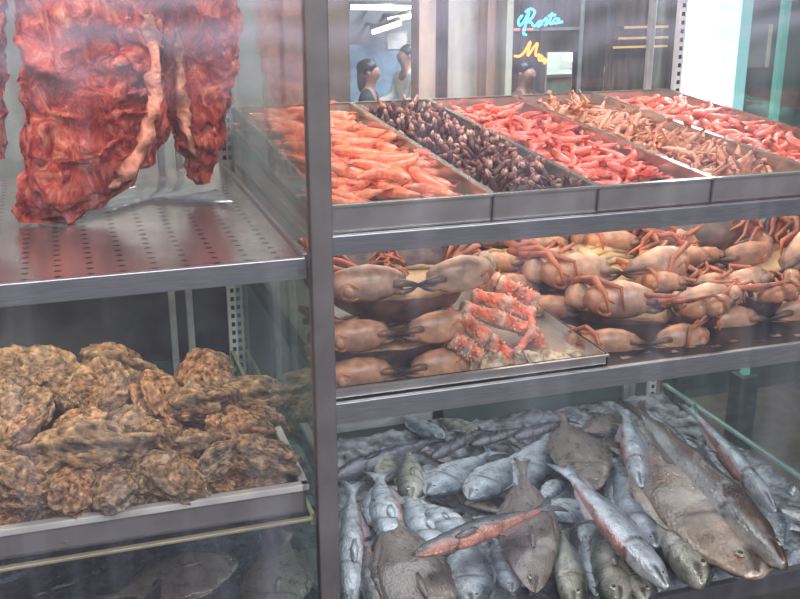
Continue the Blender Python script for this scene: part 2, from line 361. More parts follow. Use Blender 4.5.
# ------------------------------------------------------------------ prawns and co.
def prawn_proto(name, c1, c2, c3, bend, parts=True, claws=False, seed=0):
    """length about 1, head at -x"""
    m = MB(); n = 26; pts = []; rad = []
    for i in range(n):
        t = i/(n-1); a = (t-.35)*bend; x = math.sin(a)/max(bend, .01) if bend > .05 else t-.35; y = (1-math.cos(a))/max(bend, .01) if bend > .05 else 0
        if t < .36: r = interp(((0, .045), (.06, .085), (.2, .118), (.36, .125)), t)
        else:
            s = ((t-.36)/.60*6) % 1; r = interp(((.36, .124), (.6, .108), (.8, .075), (.95, .042), (1, .02)), t)*(1.03-.12*s)
        pts.append((x, y, .08)); rad.append((r*1.0, r*.92))
    m.loft(pts, rad, 12, colf=lambda t, a: mix(mix(c1, tuple(q_*.55 for q_ in c2), .45*max(0, math.sin(t*52+math.sin(a)*.6))**2*(t > .33)), c3, .75*(math.sin(a) < -.2) + (.35 if t < .1 else 0)))
    hp = Vector(pts[0]); dr = (Vector(pts[0])-Vector(pts[2])).normalized()
    m.loft([hp-dr*.03, hp+dr*.05+Vector((0, 0, .02)), hp+dr*.12+Vector((0, 0, .05))], [.03, .014, .002], 6, colf=c2)
    b = m.noise(9, .008, seed)
    root = b.build(name, VC_PRAWN)
    tp_ = Vector(pts[-1]); td = (Vector(pts[-1])-Vector(pts[-3])).normalized(); sd = Vector((-td.y, td.x, 0))
    f = MB()
    for k in (-1.1, -.5, 0, .5, 1.1):
        d2 = (td+sd*k*.55).normalized(); s2_ = Vector((-d2.y, d2.x, 0)); L_ = .20-.02*abs(k)
        f.plate([tp_-d2*.02, tp_+d2*L_*.5+s2_*.036, tp_+d2*L_+s2_*.018, tp_+d2*L_-s2_*.018, tp_+d2*L_*.5-s2_*.036], .008, c2)
    a = MB()
    for k in (-1, 1):
        p0 = hp+Vector((0, k*.02, 0)); q = [p0, p0+dr*.16+Vector((0, k*.07, .07)), p0+dr*.22+Vector((.10, k*.18, .05)), p0+dr*.1+Vector((.35, k*.26, .02))]
        a.loft(q, [.006, .005, .004, .002], 5, colf=c2)
    for i in range(5):
        k = 3+i*2; p0 = Vector(pts[k])-Vector((0, 0, .05)); nrm = Vector((0, 1, 0))
        a.loft([p0, p0+nrm*.09+Vector((-.03, 0, -.01)), p0+nrm*.14+Vector((.03, 0, -.03))], [.010, .008, .003], 5, colf=c3)
    eyes = MB()
    for k in (-1, 1): eyes.ball(hp-dr*.045+Vector((0, k*.038, .032)), .017, 8, 6, (.01, .01, .01))
    if claws:
        for k in (-1, 1):
            p0 = hp-dr*.1+Vector((0, k*.05, -.01))
            a.loft([p0, p0+dr*.15+Vector((0, k*.12, .05)), p0+dr*.34+Vector((0, k*.10, .12)), p0+dr*.50+Vector((0, k*.05, .16)), p0+dr*.66+Vector((0, k*.03, .18))],
                   [.018, .02, .040, .034, .004], 7, colf=mix(c1, c3, .5))
            a.loft([p0+dr*.40+Vector((0, k*.09, .16)), p0+dr*.55+Vector((0, k*.0, .22)), p0+dr*.64+Vector((0, k*-.01, .22))], [.018, .014, .003], 6, colf=c2)
    if parts:
        f.build('tail_fan', VC_PRAWN, root); a.build('pincers' if claws else 'antennae', VC_PRAWN, root); eyes.build('eyes', VC_PRAWN, root)
    else:
        me = root.data; bb = MB(); bb.v = b.v+f.v+a.v+eyes.v
        k1 = len(b.v); k2 = k1+len(f.v); k3 = k2+len(a.v)
        bb.f = b.f+[tuple(i+k1 for i in q) for q in f.f]+[tuple(i+k2 for i in q) for q in a.f]+[tuple(i+k3 for i in q) for q in eyes.f]
        bb.c = b.c+f.c+a.c+eyes.c; bb.sm = b.sm+f.sm+a.sm+eyes.sm
        root.data = bb.mesh(name, VC_PRAWN)
    remember(root); return root
def scatter(protos, x0, x1, v0, v1, count, size, base, heap, label, cat, group, layers=2, flat=.35, yawr=PI, jit=.35, tall=0, align=None):
    w = x1-x0; d = v1-v0; per = count//layers; nx = max(1, round(math.sqrt(per*w/d))); ny = max(1, per//nx); first = set()
    for l in range(layers):
        for i in range(nx):
            for j in range(ny):
                u = (i+.5+random.uniform(-jit, jit)+(.25 if l % 2 else 0))/nx; v = (j+.5+random.uniform(-jit, jit)+(.25 if l % 2 else 0))/ny
                u = min(.97, max(.03, u)); v = min(.98, max(.02, v))
                h = base+heap*(1-(2*u-1)**2*.75)*(1-max(0, (abs(2*v-1)-.75)/.25)**2*.55)*(l+1)/layers+random.uniform(-.003, .003)
                p = random.choice(protos)
                if id(p) in first: o = copy_tree(p)
                else: o = p; first.add(id(p))
                o.location = tp(x0+u*w, v0+v*d, h)
                yw = random.uniform(-yawr, yawr) if align is None else align+random.gauss(0, .45)+(PI if random.random() < .4 else 0)
                o.rotation_euler = Euler((random.uniform(-flat, flat)+TT, random.uniform(-flat, flat)-tall*random.random(), yw))
                s = size*random.uniform(.85, 1.15); o.scale = (s, s, s)
                tag(o, label, cat, group)
A = [prawn_proto('prawn', (.95, .27, .13), (.88, .17, .085), (.96, .50, .32), b, True, seed=i) for i, b in enumerate((1.1, 1.7, .8, 2.2))]
scatter(A, TX[0]+.03, TX[1]-.035, .068, .79, 130, .098, .006, .040, 'large glossy orange prawn in the first tray beside the post', 'prawn', 'large orange prawns in the first tray', 3, .3, align=2.3)
B = [prawn_proto('shrimp', (.93, .19, .13), (.82, .10, .075), (.96, .44, .34), b, False, seed=i+5) for i, b in enumerate((1.8, 2.6, 1.2))]
scatter(B, TX[2]+.02, TX[3]-.02, .04, .80, 150, .068, .008, .028, 'small bright red shrimp in the middle steel tray', 'shrimp', 'red shrimp in the middle tray', 3, .5)
B2 = [prawn_proto('shrimp', (.90, .20, .13), (.80, .11, .08), (.95, .56, .46), b, False, seed=i+9) for i, b in enumerate((1.8, 2.4, 1.0))]
scatter(B2, TX[4]+.02, TX[5]-.02, .04, .80, 150, .072, .008, .030, 'small red and white shrimp in the last steel tray', 'shrimp', 'red shrimp in the last tray', 3, .5)
Cc = [prawn_proto('langoustine', (.74, .32, .19), (.60, .21, .12), (.86, .52, .36), b, False, True, seed=i+13) for i, b in enumerate((1.2, 1.9, .6))]
scatter(Cc, TX[3]+.02, TX[4]-.02, .04, .80, 180, .066, .004, .026, 'small tan langoustine with raised claws in the fourth steel tray', 'langoustine', 'tan langoustines in the fourth tray', 3, .5, tall=.9)

def barnacle(i):
    rnd = random.Random(i*11+3); m = MB(); b = rnd.uniform(-.4, .4); dk = (.045, .022, .026); md = (.12, .05, .05)
    pts = [Vector((k/9*.62, b*(k/9)**2*.5, .0)) for k in range(10)]
    m.loft(pts, [.07+.055*math.sin(k/9*2.6) for k in range(10)], 9, colf=lambda t, a: mix(dk, md, .5+.5*math.sin(t*60)))
    m.noise(7, .015, i); e = pts[-1]; dr = (pts[-1]-pts[-3]).normalized()
    q = MB(); pale = [(.62, .28, .20), (.42, .17, .14), (.70, .42, .33)][i % 3]
    for k in range(5):
        a = k/5*2*PI; off = Vector((0, math.cos(a), math.sin(a)))*.055
        q.loft([e+off*.8-dr*.03, e+off*1.35+dr*.10, e+off*.8+dr*.22, e+off*.15+dr*.33], [.03, .052, .038, .006], 6, colf=lambda t, a: mix((.25, .09, .08), pale, t*2.2))
    m.v += q.v; k0 = len(m.v)-len(q.v); m.f += [tuple(x+k0 for x in f) for f in q.f]; m.c += q.c; m.sm += q.sm
    o = m.build('goose_barnacle', VC_BARN); return o
Bn = [barnacle(i) for i in range(6)]
scatter(Bn, TX[1]+.016, TX[2]-.016, .03, .81, 290, .044, .010, .028, 'dark goose barnacle with pale pink tip in the second steel tray', 'barnacle', 'goose barnacles in the second tray', 3, .8, tall=1.3)

# ------------------------------------------------------------------ crabs
def crab_parts(root, W, shell, claw, seed, up=False, drape=True):
    """W total width 1 local; claws in front (-y); lies on its back unless up"""
    cream = mix((.72, .54, .28), shell, {(.13, .055, .04): .7, (.10, .06, .055): .9}.get(tuple(shell), .35))
    m = MB(); vs = []; cs = []; nr = 14; na = 40
    for i in range(nr+1):
        p = PI*i/nr
        for j in range(na):
            a = 2*PI*j/na; ca, sa = math.cos(a), math.sin(a)
            rx = .43*(1+.035*abs(math.sin(a*11))*(1 if sa < .2 else 0)); ry = .27*(1 if sa > 0 else .92)
            s_ = math.sin(p)**(.75 if up else .6); z = math.cos(p)*((.13 if up else .21) if (math.cos(p) > 0) == up else .045)
            v = Vector((rx*ca*s_, ry*sa*s_+(.12 if up else -.01), z)); vs.append(v)
            top = math.cos(p) > .25
            if up: c_ = mix(shell, (shell[0]*1.8, shell[1]*1.6, shell[2]*1.5), noise.noise(v*9)*.8) if math.cos(p) > -.1 else cream
            else: c_ = mix(cream, (.60, .32, .12), .5+noise.noise(v*11)) if top else mix((.62, .36, .12), shell, (.25-math.cos(p))*7)
            cs.append(c_)
    fs = [(i*na+j, (i+1)*na+j, (i+1)*na+(j+1) % na, i*na+(j+1) % na) for i in range(nr) for j in range(na)]
    m.add(vs, fs, cs)
    if not up:   # belly plates
        for k in range(4):
            for sx in (-1, 1):
                m.loft([(sx*.04, .02+k*.075, .045), (sx*.14, .03+k*.075, .062), (sx*.30, .0+k*.085, .035)], [(.030, .018), (.036, .024), (.018, .012)], 8, colf=mix(cream, (.72, .42, .18), k/5))
        m.loft([(0, -.04, .05), (0, .1, .068), (0, .30, .045)], [(.02, .01), (.045, .02), (.06, .014)], 8, colf=(.72, .52, .30))
    m.noise(6, .02, seed); m.build('carapace', VC_CRAB, root)
    for sx in (-1, 1):
        m = MB(); hz = .045 if up else .135
        # propodus: a fat palm ending in a finger; carpus joint outside
        pal = [Vector((sx*.475, -.20, hz-.005)), Vector((sx*.44, -.235, hz)), Vector((sx*.37, -.262, hz+.01)), Vector((sx*.28, -.28, hz+.02)), Vector((sx*.19, -.285, hz+.018)), Vector((sx*.12, -.285, hz+.012)), Vector((sx*.075, -.283, hz+.006))]
        pr = [(.045, .055), (.070, .085), (.082, .104), (.082, .110), (.074, .100), (.058, .076), (.040, .048)]
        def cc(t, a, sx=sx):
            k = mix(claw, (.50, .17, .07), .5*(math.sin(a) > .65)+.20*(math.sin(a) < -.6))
            k = mix(k, (.62, .20, .09), .8*max(0, (.36-t)*3)); k = mix(k, (.24, .19, .16), .75*max(0, (t-.66)*3)*(.6+.4*math.sin(a+1))); k = mix(k, (.22, .12, .09), .55*max(0, math.sin(a*1.0+2.4))*(t > .3)); return mix(k, (.80, .52, .33), .25*max(0, math.sin(t*PI)))  # dark underside gradient, shade painted into the claw
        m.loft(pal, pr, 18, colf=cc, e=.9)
        m.loft([Vector((sx*.44, -.0, .02)), Vector((sx*.49, -.08, hz*.6)), Vector((sx*.485, -.165, hz*.9)), Vector((sx*.455, -.21, hz))], [(.04, .04), (.062, .07), (.066, .085), (.05, .06)], 14,
               colf=lambda t, a: mix((.50, .20, .09), claw, t))
        rg = []
        for k_ in range(12):
            q_ = -2.5+k_*.455; x_ = .402+.044*math.cos(q_); z_ = .056*math.sin(q_)
            y_ = interp(((.30, -.362), (.37, -.344), (.44, -.302), (.48, -.25)), x_)+.10*(z_*z_)/.02*.5
            rg.append(Vector((sx*x_, y_-.004, hz-.004+z_)))
        m.loft(rg, [.005]+[.012]*10+[.005], 8, up=(0, 1, 0), colf=(.74, .25, .09))
        m.ball((sx*.402, -.322, hz-.002), (.034, .022, .036), 12, 8, (.70, .36, .20))
        m.noise(7, .014, seed+sx); cl = m.build('claw', VC_CRAB, root)
        t = MB(); dk = (.05, .032, .022)
        f1 = [Vector((sx*.155, -.33, hz+.035)), Vector((sx*.10, -.345, hz+.040)), Vector((sx*.04, -.335, hz+.022)), Vector((sx*-.015, -.32, hz+.0))]
        f2 = [Vector((sx*.135, -.325, hz-.020)), Vector((sx*.085, -.335, hz-.024)), Vector((sx*.04, -.33, hz-.016)), Vector((sx*-.005, -.32, hz-.0))]
        t.loft(f1, [.026, .024, .017, .005], 10, colf=lambda q, a: mix(tuple(q_*.6 for q_ in claw), dk, q*1.8))
        t.loft(f2, [.022, .020, .014, .005], 10, colf=lambda q, a: mix(tuple(q_*.6 for q_ in claw), dk, q*1.8))
        o = t.build('claw_finger', VC_CRAB, cl); 
        o['label'] = 'dark tipped claw fingers'
        for k in range(4):
            m = MB(); y0 = .0+k*.085; sp = .07*k
            rr_ = random.Random(seed*13+k*3+sx); J = lambda q_=.03: rr_.uniform(-q_, q_)
            pts = [Vector((sx*.33, y0, .02)), Vector((sx*.43, y0+sp*.4, .075+J())), Vector((sx*(.50+J()), y0-.02+sp*.6, .11+J())), Vector((sx*(.47+J()), y0-.09+J(), .15+J(.02))), Vector((sx*(.38+J(.05)), y0-.15+J(.04), .165+J(.03))),
                   Vector((sx*(.30+J(.06)), y0-.20+J(.05), .13+J(.03))), Vector((sx*(.24+J(.06)), y0-.24+J(.05), .09+J(.02)))]
            if drape and not up and k < 3 and rr_.random() < .62:   # this leg droops forward over the claw
                xo = rr_.uniform(.24, .44); pts[3:] = [Vector((sx*(.50-.02*k), -.10, .20)), Vector((sx*(.47-.03*k), -.24, .26+J(.02))), Vector((sx*xo, -.355, .235+J(.02))), Vector((sx*(xo-.03), -.40, .14+J(.03)))]
            m.loft(pts, [.030, .031, .026, .022, .020, .015, .004], 9, colf=lambda q, a: mix(mix((.34, .07, .03), (.58, .19, .085), q+.3*math.sin(q*25)), (.72, .42, .22), .35*(math.sin(a) < -.3)))
            m.noise(9, .014, seed+k); m.build('leg', VC_CRAB, root)
CR = {}
def crab_proto(key, shell, claw, up, drape=True):
    r = empty('brown_crab'); crab_parts(r, 1, shell, claw, len(CR)*3+1, up, drape); remember(r); CR[key] = [r, False]
crab_proto('tan', (.13, .055, .04), (.70, .36, .20), False)
crab_proto('pale', (.20, .10, .07), (.76, .50, .36), False)
crab_proto('dark', (.10, .06, .055), (.60, .27, .14), False)
crab_proto('stack_pale', (.20, .10, .07), (.76, .50, .36), False, False)
crab_proto('stack_tan', (.10, .06, .055), (.74, .36, .19), False, False)
crab_proto('up', (.15, .095, .085), (.45, .24, .16), True)
def crab(px, py, wpx, Y, key, label, yaw=0, tilt=-.25, roll=0):
    p = atY(px, py, Y); W = wpx*mpp(p)*(1.0 if px < 450 else 1.2); pr = CR[key]
    if pr[1]: o = copy_tree(pr[0])
    else: o = pr[0]; pr[1] = True
    o.scale = (W, W, W)
    e = Euler((tilt, roll, yaw)); o.rotation_euler = e
    off = e.to_matrix() @ (Vector((0, -.27, .05 if key == 'up' else .135))*W); o.location = p-off
    tag(o, label, 'crab', 'brown crabs piled on the middle shelf'); return o
V = -.30   # crabs face the viewer's side a little
crab(415, 281, 176, .10, 'stack_pale', 'big brown crab on top of the stack beside the post, pale claws meeting', .02, .22)
crab(397, 333, 152, .085, 'stack_tan', 'brown crab second in the stack beside the post, below the pale clawed one', .0, .05)
crab(400, 371, 154, .07, 'stack_tan', 'bottom crab of the stack beside the post, orange brown claws', .0, .0)
crab(431, 283, 92, .17, 'up', 'grey backed crab propped shell forward above the stack beside the post', .05, .85)
crab(350, 286, 84, .18, 'up', 'purplish crab propped shell forward, half hidden by the front post', -.2, .8)
crab(646, 343, 118, .085, 'tan', 'lowest front crab on the dark mat beside the king crab tray', -.1, -.05, .02)
crab(664, 303, 140, .17, 'pale', 'large crab with pinkish claws directly above the lowest front crab', -.08, .1, .1)
crab(764, 318, 128, .14, 'tan', 'crab at the front of the heap near the side glass, blotched claw', -.05, .0, -.05)
crab(772, 271, 140, .27, 'pale', 'crab with a tilted pale pink claw high above the blotched one', .1, .1, -.35)
crab(618, 270, 135, .30, 'pale', 'crab with yellow topped claws in the second row of the heap', -.05, .15, .0)
crab(525, 263, 90, .42, 'tan', 'small yellowish crab just behind the end of the king crab legs', -.1, .1)
crab(627, 223, 90, .56, 'pale', 'crab on the very top at the back of the heap under the trays', -.1, .2)
crab(645, 244, 105, .46, 'tan', 'crab wedged just below the topmost back crab', -.15, .15, .05)
crab(716, 256, 105, .38, 'up', 'grey shell-up crab with red legs in the middle of the heap', -.1, .5)
crab(582, 311, 95, .26, 'dark', 'small dark crab against the edge of the king crab tray', -.3, .0, .1)
crab(545, 290, 95, .36, 'dark', 'dark crab behind the steel rim of the king crab tray', -.4, .1, .1)
crab(706, 338, 90, .20, 'dark', 'reddish crab tucked low between the two front crabs', -.1, -.1, .1)
crab(776, 250, 100, .46, 'up', 'brown shell-up crab at the back of the heap near the side glass', .1, -.1)
crab(526, 237, 85, .58, 'pale', 'crab with cream belly up at the back beside the grey wall panel', -.1, .35)
crab(575, 246, 95, .52, 'tan', 'crab with red folded legs in the back row beside the cream bellied crab', -.3, .2)
crab(700, 290, 110, .32, 'dark', 'dark crab filling the gap behind the pinkish clawed crab', .0, .2)
crab(800, 296, 100, .34, 'dark', 'dark crab half cut off beside the side glass', .1, .1)
crab(668, 236, 84, .60, 'pale', 'pale crab at the back just left of the bright light', .1, .2)
crab(600, 298, 80, .36, 'tan', 'crab wedged between the dark crabs and the yellow topped crab', -.2, .0)
for i, (x, y) in enumerate(((1.0, .42), (1.2, .30), (1.38, .45), (1.05, .62), (1.3, .62), (1.16, .16), (1.34, .20))):
    k = ('dark', 'tan')[i % 2]; o = copy_tree(CR[k][0]); o.scale = (.20,)*3; o.location = (x, y, .945); o.rotation_euler = Euler((.1, .1, -.3+i*.2))
    tag(o, 'brown crab buried at the bottom of the heap, mostly hidden by others', 'crab', 'crabs buried under the heap')

kt = tray('crab_tray', .385, .885, 0, .66, .022, STEELX, 'shallow steel tray holding the stacked crabs and king crab legs'); kt.location = (.385, .012, .914)
# king crab legs
def kingleg(segs, label, knob=None, name='king_crab_leg'):
    """segs: list of (px,py,Y,rpx)"""
    P = [atY(a, b, Y) for a, b, Y, r in segs]; Rr = [r*mpp(p) for (a, b, Y, r), p in zip(segs, P)]; c = P[0].copy()
    root = empty(name, c); tag(root, label, 'king crab leg', 'king crab legs in the steel tray')
    red = (.86, .15, .06); crm = (.92, .62, .42)
    for k in range(len(P)-1):
        m = MB(); a, b = P[k]-c, P[k+1]-c; n = 15; rr = []; pts = []
        for i in range(n):
            t = i/(n-1); pts.append(a.lerp(b, t)); r = Rr[k]*(1-t)+Rr[k+1]*t
            rr.append(r*(1.14-.26*math.sin(t*PI))*(.82 if i in (0, n-1) else 1))
        m.loft(pts, rr, 12, colf=lambda t, an: mix(mix(red, crm, .9*(math.sin(an) < -.1)+.35*(math.sin(an*3+t*9) > .5)), (.92, .70, .52), max(0, abs(t-.5)*3.6-1.0)))
        ax = (b-a).normalized()
        rnd = random.Random(k+len(label))
        for q in range(44):   # spines
            t = rnd.uniform(.03, .97); an = rnd.uniform(0, 2*PI); s1_ = ax.cross(Vector((0, 0, 1))).normalized(); u1 = s1_.cross(ax)
            d = s1_*math.cos(an)+u1*math.sin(an); r = Rr[k]*(1-t)+Rr[k+1]*t; p0 = a.lerp(b, t)+d*r*.7
            m.loft([p0, p0+d*r*.45+ax*r*.15], [r*.24, r*.03], 5, colf=mix(red, crm, .8))
        m.noise(60, .0012, k); m.build('segment', VC_KING, root)
    if knob:
        for (a, b, Y, r) in knob:
            p = atY(a, b, Y)-c; r = 1.25*r*mpp(p+c); m = MB(); m.ball(p, (r, r*.9, r*.85), 16, 10, (.88, .66, .42)); m.noise(45, r*.45, a); m.noise(150, r*.12, a)
            m.build('meat_end', VC_KING, root)['label'] = 'cream lumpy cut end'
kingleg([(462, 270, .30, 11), (497, 284, .26, 11), (538, 303, .22, 9)], 'red king crab leg highest, sticking out behind the pale claw')
kingleg([(470, 296, .22, 9), (505, 303, .20, 9), (533, 316, .19, 7)], 'cream sided king crab leg just below the highest one')
kingleg([(462, 308, .17, 8), (498, 319, .17, 9), (531, 331, .16, 8), (543, 352, .12, 8)], 'bent red king crab leg ending beside the pale lumps', [(552, 362, .075, 12), (573, 359, .075, 10)])
kingleg([(532, 309, .20, 4), (531, 334, .13, 4.5), (516, 352, .09, 4)], 'thin orange jointed king crab leg tip hanging down across the others')
kingleg([(460, 318, .10, 10), (487, 340, .08, 10), (515, 360, .07, 8)], 'stout red king crab leg with white spines crossing the tray', [(529, 366, .045, 14)])
kingleg([(452, 340, .06, 9), (466, 348, .055, 10), (480, 356, .05, 8)], 'short red king crab leg at the front ending in a cream lump', [(494, 368, .06, 13)])

# ------------------------------------------------------------------ meat
def slab(name, rows, Y, thick, label, seed, rb=0, lead=0):
    """rows: (py, left px, right px) from top to bottom"""
    zs = []; ring = []; n = 64; m = MB(); vs = []; tot = 90
    rows = [(atY((l+r)/2, py, Y).z, atY(l, py, Y).x, atY(r, py, Y).x) for py, l, r in rows]
    zt, zb = rows[0][0], rows[-1][0]; cx = (rows[0][1]+rows[0][2])/2
    for i in range(tot+1):
        z = zt+(zb-zt)*i/tot
        for (a, b) in zip(rows, rows[1:]):
            if a[0] >= z >= b[0]-1e-6:
                k = (a[0]-z)/(a[0]-b[0]); l = a[1]+(b[1]-a[1])*k; r = a[2]+(b[2]-a[2])*k; break
        th = thick*(1-.35*(i/tot))*(1 if i < tot-6 else max(.2, (tot-i)/6)); 
        for j in range(n):
            a = 2*PI*j/n; ca, sa = math.cos(a), math.sin(a)
            ca = math.copysign(abs(ca)**.7, ca); sa = math.copysign(abs(sa)**.7, sa)
            vs.append(Vector(((l+r)/2+(r-l)/2*ca-cx, th*sa, z-zt)))
    fs = [(i*n+j, i*n+(j+1) % n, (i+1)*n+(j+1) % n, (i+1)*n+j) for i in range(tot) for j in range(n)]
    fs += [tuple(range(n))[::-1], tuple(range(tot*n, tot*n+n))]
    m.add(vs, fs)
    for i, v in enumerate(m.v):   # muscles and folds
        q = Vector((v.x, v.y, v.z*.7)); f = noise.noise(q*17+Vector((seed, 0, 0)))
        fold = 1-abs(noise.noise(q*11+Vector((0, seed*2, 3))))*2
        d = noise.noise_vector(v*26+Vector((seed, 1, 2)))*.013+noise.noise_vector(v*60)*.009+noise.noise_vector(v*110)*.004
        edge = 1 if v.z > zb-zt+.02 else 1.5
        m.v[i] = v+Vector((d.x*edge, -(f*.03+max(0, fold)**4*.018-.01)*(1 if v.y < 0 else -1)+d.y, d.z*edge))
    o = m.build(name, MEAT); o.location = (cx, Y, zt); tag(o, label, 'meat'); return o, cx, zt
ms, cx, zt = slab('hanging_meat', [(-150, 45, 150), (-60, 25, 165), (0, 12, 160), (40, 18, 160), (70, 20, 162), (105, 26, 165), (140, 24, 166), (165, 24, 150), (185, 22, 130), (200, 17, 108), (210, 17, 88), (220, 24, 72)], .36, .055,
     'wide slab of raw red rib meat hanging over the perforated shelf', 1)
def mchild(pts, r, name, mat, parent, cx, zt, Y, yo, e=1, seed=0):
    P = [atY(a, b, Y) for a, b in pts]; P = [Vector((p.x-cx, yo, p.z-zt)) for p in P]; Q = []
    for a, b in zip(P, P[1:]):
        for k in range(6): Q.append(a.lerp(b, k/6))
    Q.append(P[-1]); m = MB(); m.loft(Q, [(r*mpp(Vector((cx, Y, 1.3)))*(.35+.65*math.sin(PI*(.08+.84*i/(len(Q)-1)))))for i in range(len(Q))], 10, up=(0, 1, 0)); m.noise(35, .012, seed); m.noise(90, .006, seed)
    return m.build(name, mat, parent)
mchild([(146, 12), (150, 50), (151, 90), (146, 128), (130, 160), (112, 182)], 7.5, 'fat_edge', FAT, ms, cx, zt, .36, -.048, seed=2)
for i, (a, b, w) in enumerate((((118, 30), (146, 42), 4), ((104, 62), (146, 66), 5), ((112, 92), (146, 92), 4), ((96, 122), (142, 106), 4.5), ((92, 150), (134, 132), 4))):
    mchild([a, (a[0]*.55+b[0]*.45+2, a[1]*.5+b[1]*.5-3), b], w, 'rib', MEAT, ms, cx, zt, .36, -.050, seed=i)
ms2, c2x, z2t = slab('hanging_meat', [(-150, 175, 225), (-40, 160, 236), (0, 152, 238), (30, 156, 237), (70, 156, 234), (100, 162, 230), (125, 170, 226), (150, 180, 221), (168, 188, 214), (184, 196, 205)], .50, .045,
     'narrow tapering piece of raw meat hanging beside the wide slab', 4)
mchild([(176, 25), (174, 70), (180, 115), (192, 150)], 6, 'fat_edge', FAT, ms2, c2x, z2t, .50, -.042, seed=5)
ms3, _, _ = slab('hanging_meat', [(-150, -90, -20), (0, -95, 4), (60, -95, 4), (110, -90, 5), (160, -80, 3), (175, -60, -20)], .45, .05, 'sliver of raw meat cut off by the picture edge', 8)
for o_ in (ms, ms2, ms3):
    m = MB(); z = 1.86; top = o_.location.z-.02; x, y = o_.location.x, o_.location.y
    m.loft([(x, .38+.012, z-.005), (x, .38, z+.014), (x, .38-.014, z), (x, .38-.008, z-.03), (x, y, (z+top)/2), (x, y, top)], [.003]*6, 8, up=(1, 0, 0)); h = m.build('meat_hook', CHROME)
    tag(h, 'steel hook holding up the piece of meat', 'hook', 'meat hooks on the rail')
    if o_ is ms: h['label'] = 'steel hook holding up the wide slab of meat'; del h['group']
# clear film trailing behind the meat
m = MB(); P = [(14, 212), (60, 222), (110, 212), (150, 200), (200, 198), (235, 205), (215, 190), (165, 178), (120, 182), (60, 190)]
pts = [atZ(a, b, 1.166) for a, b in P]; cen = sum(pts, Vector())/len(pts)
m.plate([p-cen for p in pts], .002); o = m.build('plastic_film', PLASTIC); o.location = cen+Vector((0, 0, .003)); tag(o, 'crumpled clear plastic film on the perforated shelf under the meat', 'plastic film')

# ------------------------------------------------------------------ oysters
def oyster(i):
    rnd = random.Random(i*5+1); m = MB(); nr, na = 44, 72; vs = []; cs = []; el = rnd.uniform(1.15, 1.6); ph = rnd.uniform(0, 6)
    base = [(.46, .25, .10), (.50, .31, .15), (.34, .20, .09), (.62, .28, .12)][i % 4]
    for a_ in range(nr+1):
        p = PI*a_/nr
        for j in range(na):
            q = 2*PI*j/na; d = Vector((math.sin(p)*math.cos(q), math.sin(p)*math.sin(q), math.cos(p)))
            n1 = noise.noise(d*1.6+Vector((i*3.7, 0, 0))); n2 = noise.noise(d*4.2+Vector((0, i*2.1, 0))); n3 = noise.noise(d*10+Vector((i, i, 0)))
            hd = (d-Vector((-.8, 0, .3))).length     # growth rings spread from the hinge
            ring = ((hd*7+n2*1.6) % 1); r = .5*(1+.30*n1+.12*n2+.03*n3+.065*ring)
            v = Vector((d.x*r*el, d.y*r, d.z*r*.62*(1 if d.z > 0 else .8)))
            seam = math.exp(-(v.z*18)**2); v.x *= 1-.08*seam; v.y *= 1-.08*seam
            vs.append(v); c = mix(base, (.82, .52, .28), max(0, n2*1.6+.1)+.25*ring); c = mix(c, (.05, .035, .03), max(0, -n3*1.2-n1*.8)+.6*(ring < .12)+.6*seam); c = mix(c, (.88, .66, .46), max(0, d.x-.45)*1.3*(.5+n3)); c = mix(c, (.24, .21, .18), max(0, n1)*.8); cs.append(c)  # ring creases, hollows and seam darkened, shade put into the colour
    fs = [(a_*na+j, (a_+1)*na+j, (a_+1)*na+(j+1) % na, a_*na+(j+1) % na) for a_ in range(nr) for j in range(na)]
    m.add(vs, fs, cs); return m.build('oyster', VC_OYS)
OY = [oyster(i) for i in range(8)]; used = set()
OL = [(44, 377, 55, .40, 'oyster at the back of the white tray, nearest the dark corner'), (33, 407, 40, .30, 'small dull oyster in the second row below the back corner one'), (21, 434, 48, .20, 'round orange oyster at the edge of the picture'),
 (16, 478, 52, .09, 'reddish brown oyster at the lower edge of the picture'), (68, 404, 32, .31, 'small reddish oyster standing in the second row'), (103, 392, 54, .36, 'tan crusted oyster in the back row near the pale flat shell'),
 (78, 432, 46, .20, 'dark oyster in the gap below the small reddish one'), (124, 428, 46, .19, 'round orange tan oyster in the middle of the heap'), (88, 455, 80, .13, 'biggest oyster with strong ridges in the middle of the heap'),
 (156, 440, 50, .15, 'oyster standing on edge beside the round orange tan one'), (75, 490, 48, .05, 'grey scaly oyster at the front rim below the biggest one'), (112, 488, 46, .045, 'grey oyster with white lip at the front rim'),
 (143, 476, 42, .06, 'small dark oyster at the front rim beside the white lipped one'), (178, 478, 56, .05, 'brown oyster at the front rim in the middle of the tray'), (160, 402, 56, .33, 'flaky oyster in the back row of the tray'),
 (205, 405, 54, .27, 'upright orange oyster rising above the others'), (250, 400, 56, .36, 'smooth dark oyster at the back corner'), (266, 424, 44, .28, 'dark oyster against the side wall of the tray'),
 (240, 428, 50, .20, 'brown oyster below the smooth dark one'), (222, 463, 48, .08, 'orange faced oyster near the front corner'), (256, 460, 62, .085, 'large grey ridged oyster filling the front corner of the tray'),
 (190, 448, 50, .14, 'dark ridged oyster in the middle row'), (28, 498, 44, .055, 'dark oyster at the lower front rim near the picture edge'), (118, 372, 60, .42, 'pale flat shell at the very back of the heap'),
 (48, 470, 46, .12, 'dark oyster between the reddish brown one and the biggest one'), (-8, 450, 50, .16, 'oyster just cut off by the picture edge'), (205, 378, 50, .40, 'dull oyster at the very back under the grey panel'),
 (-10, 408, 50, .28, 'oyster mostly outside the picture beside the tray edge')]
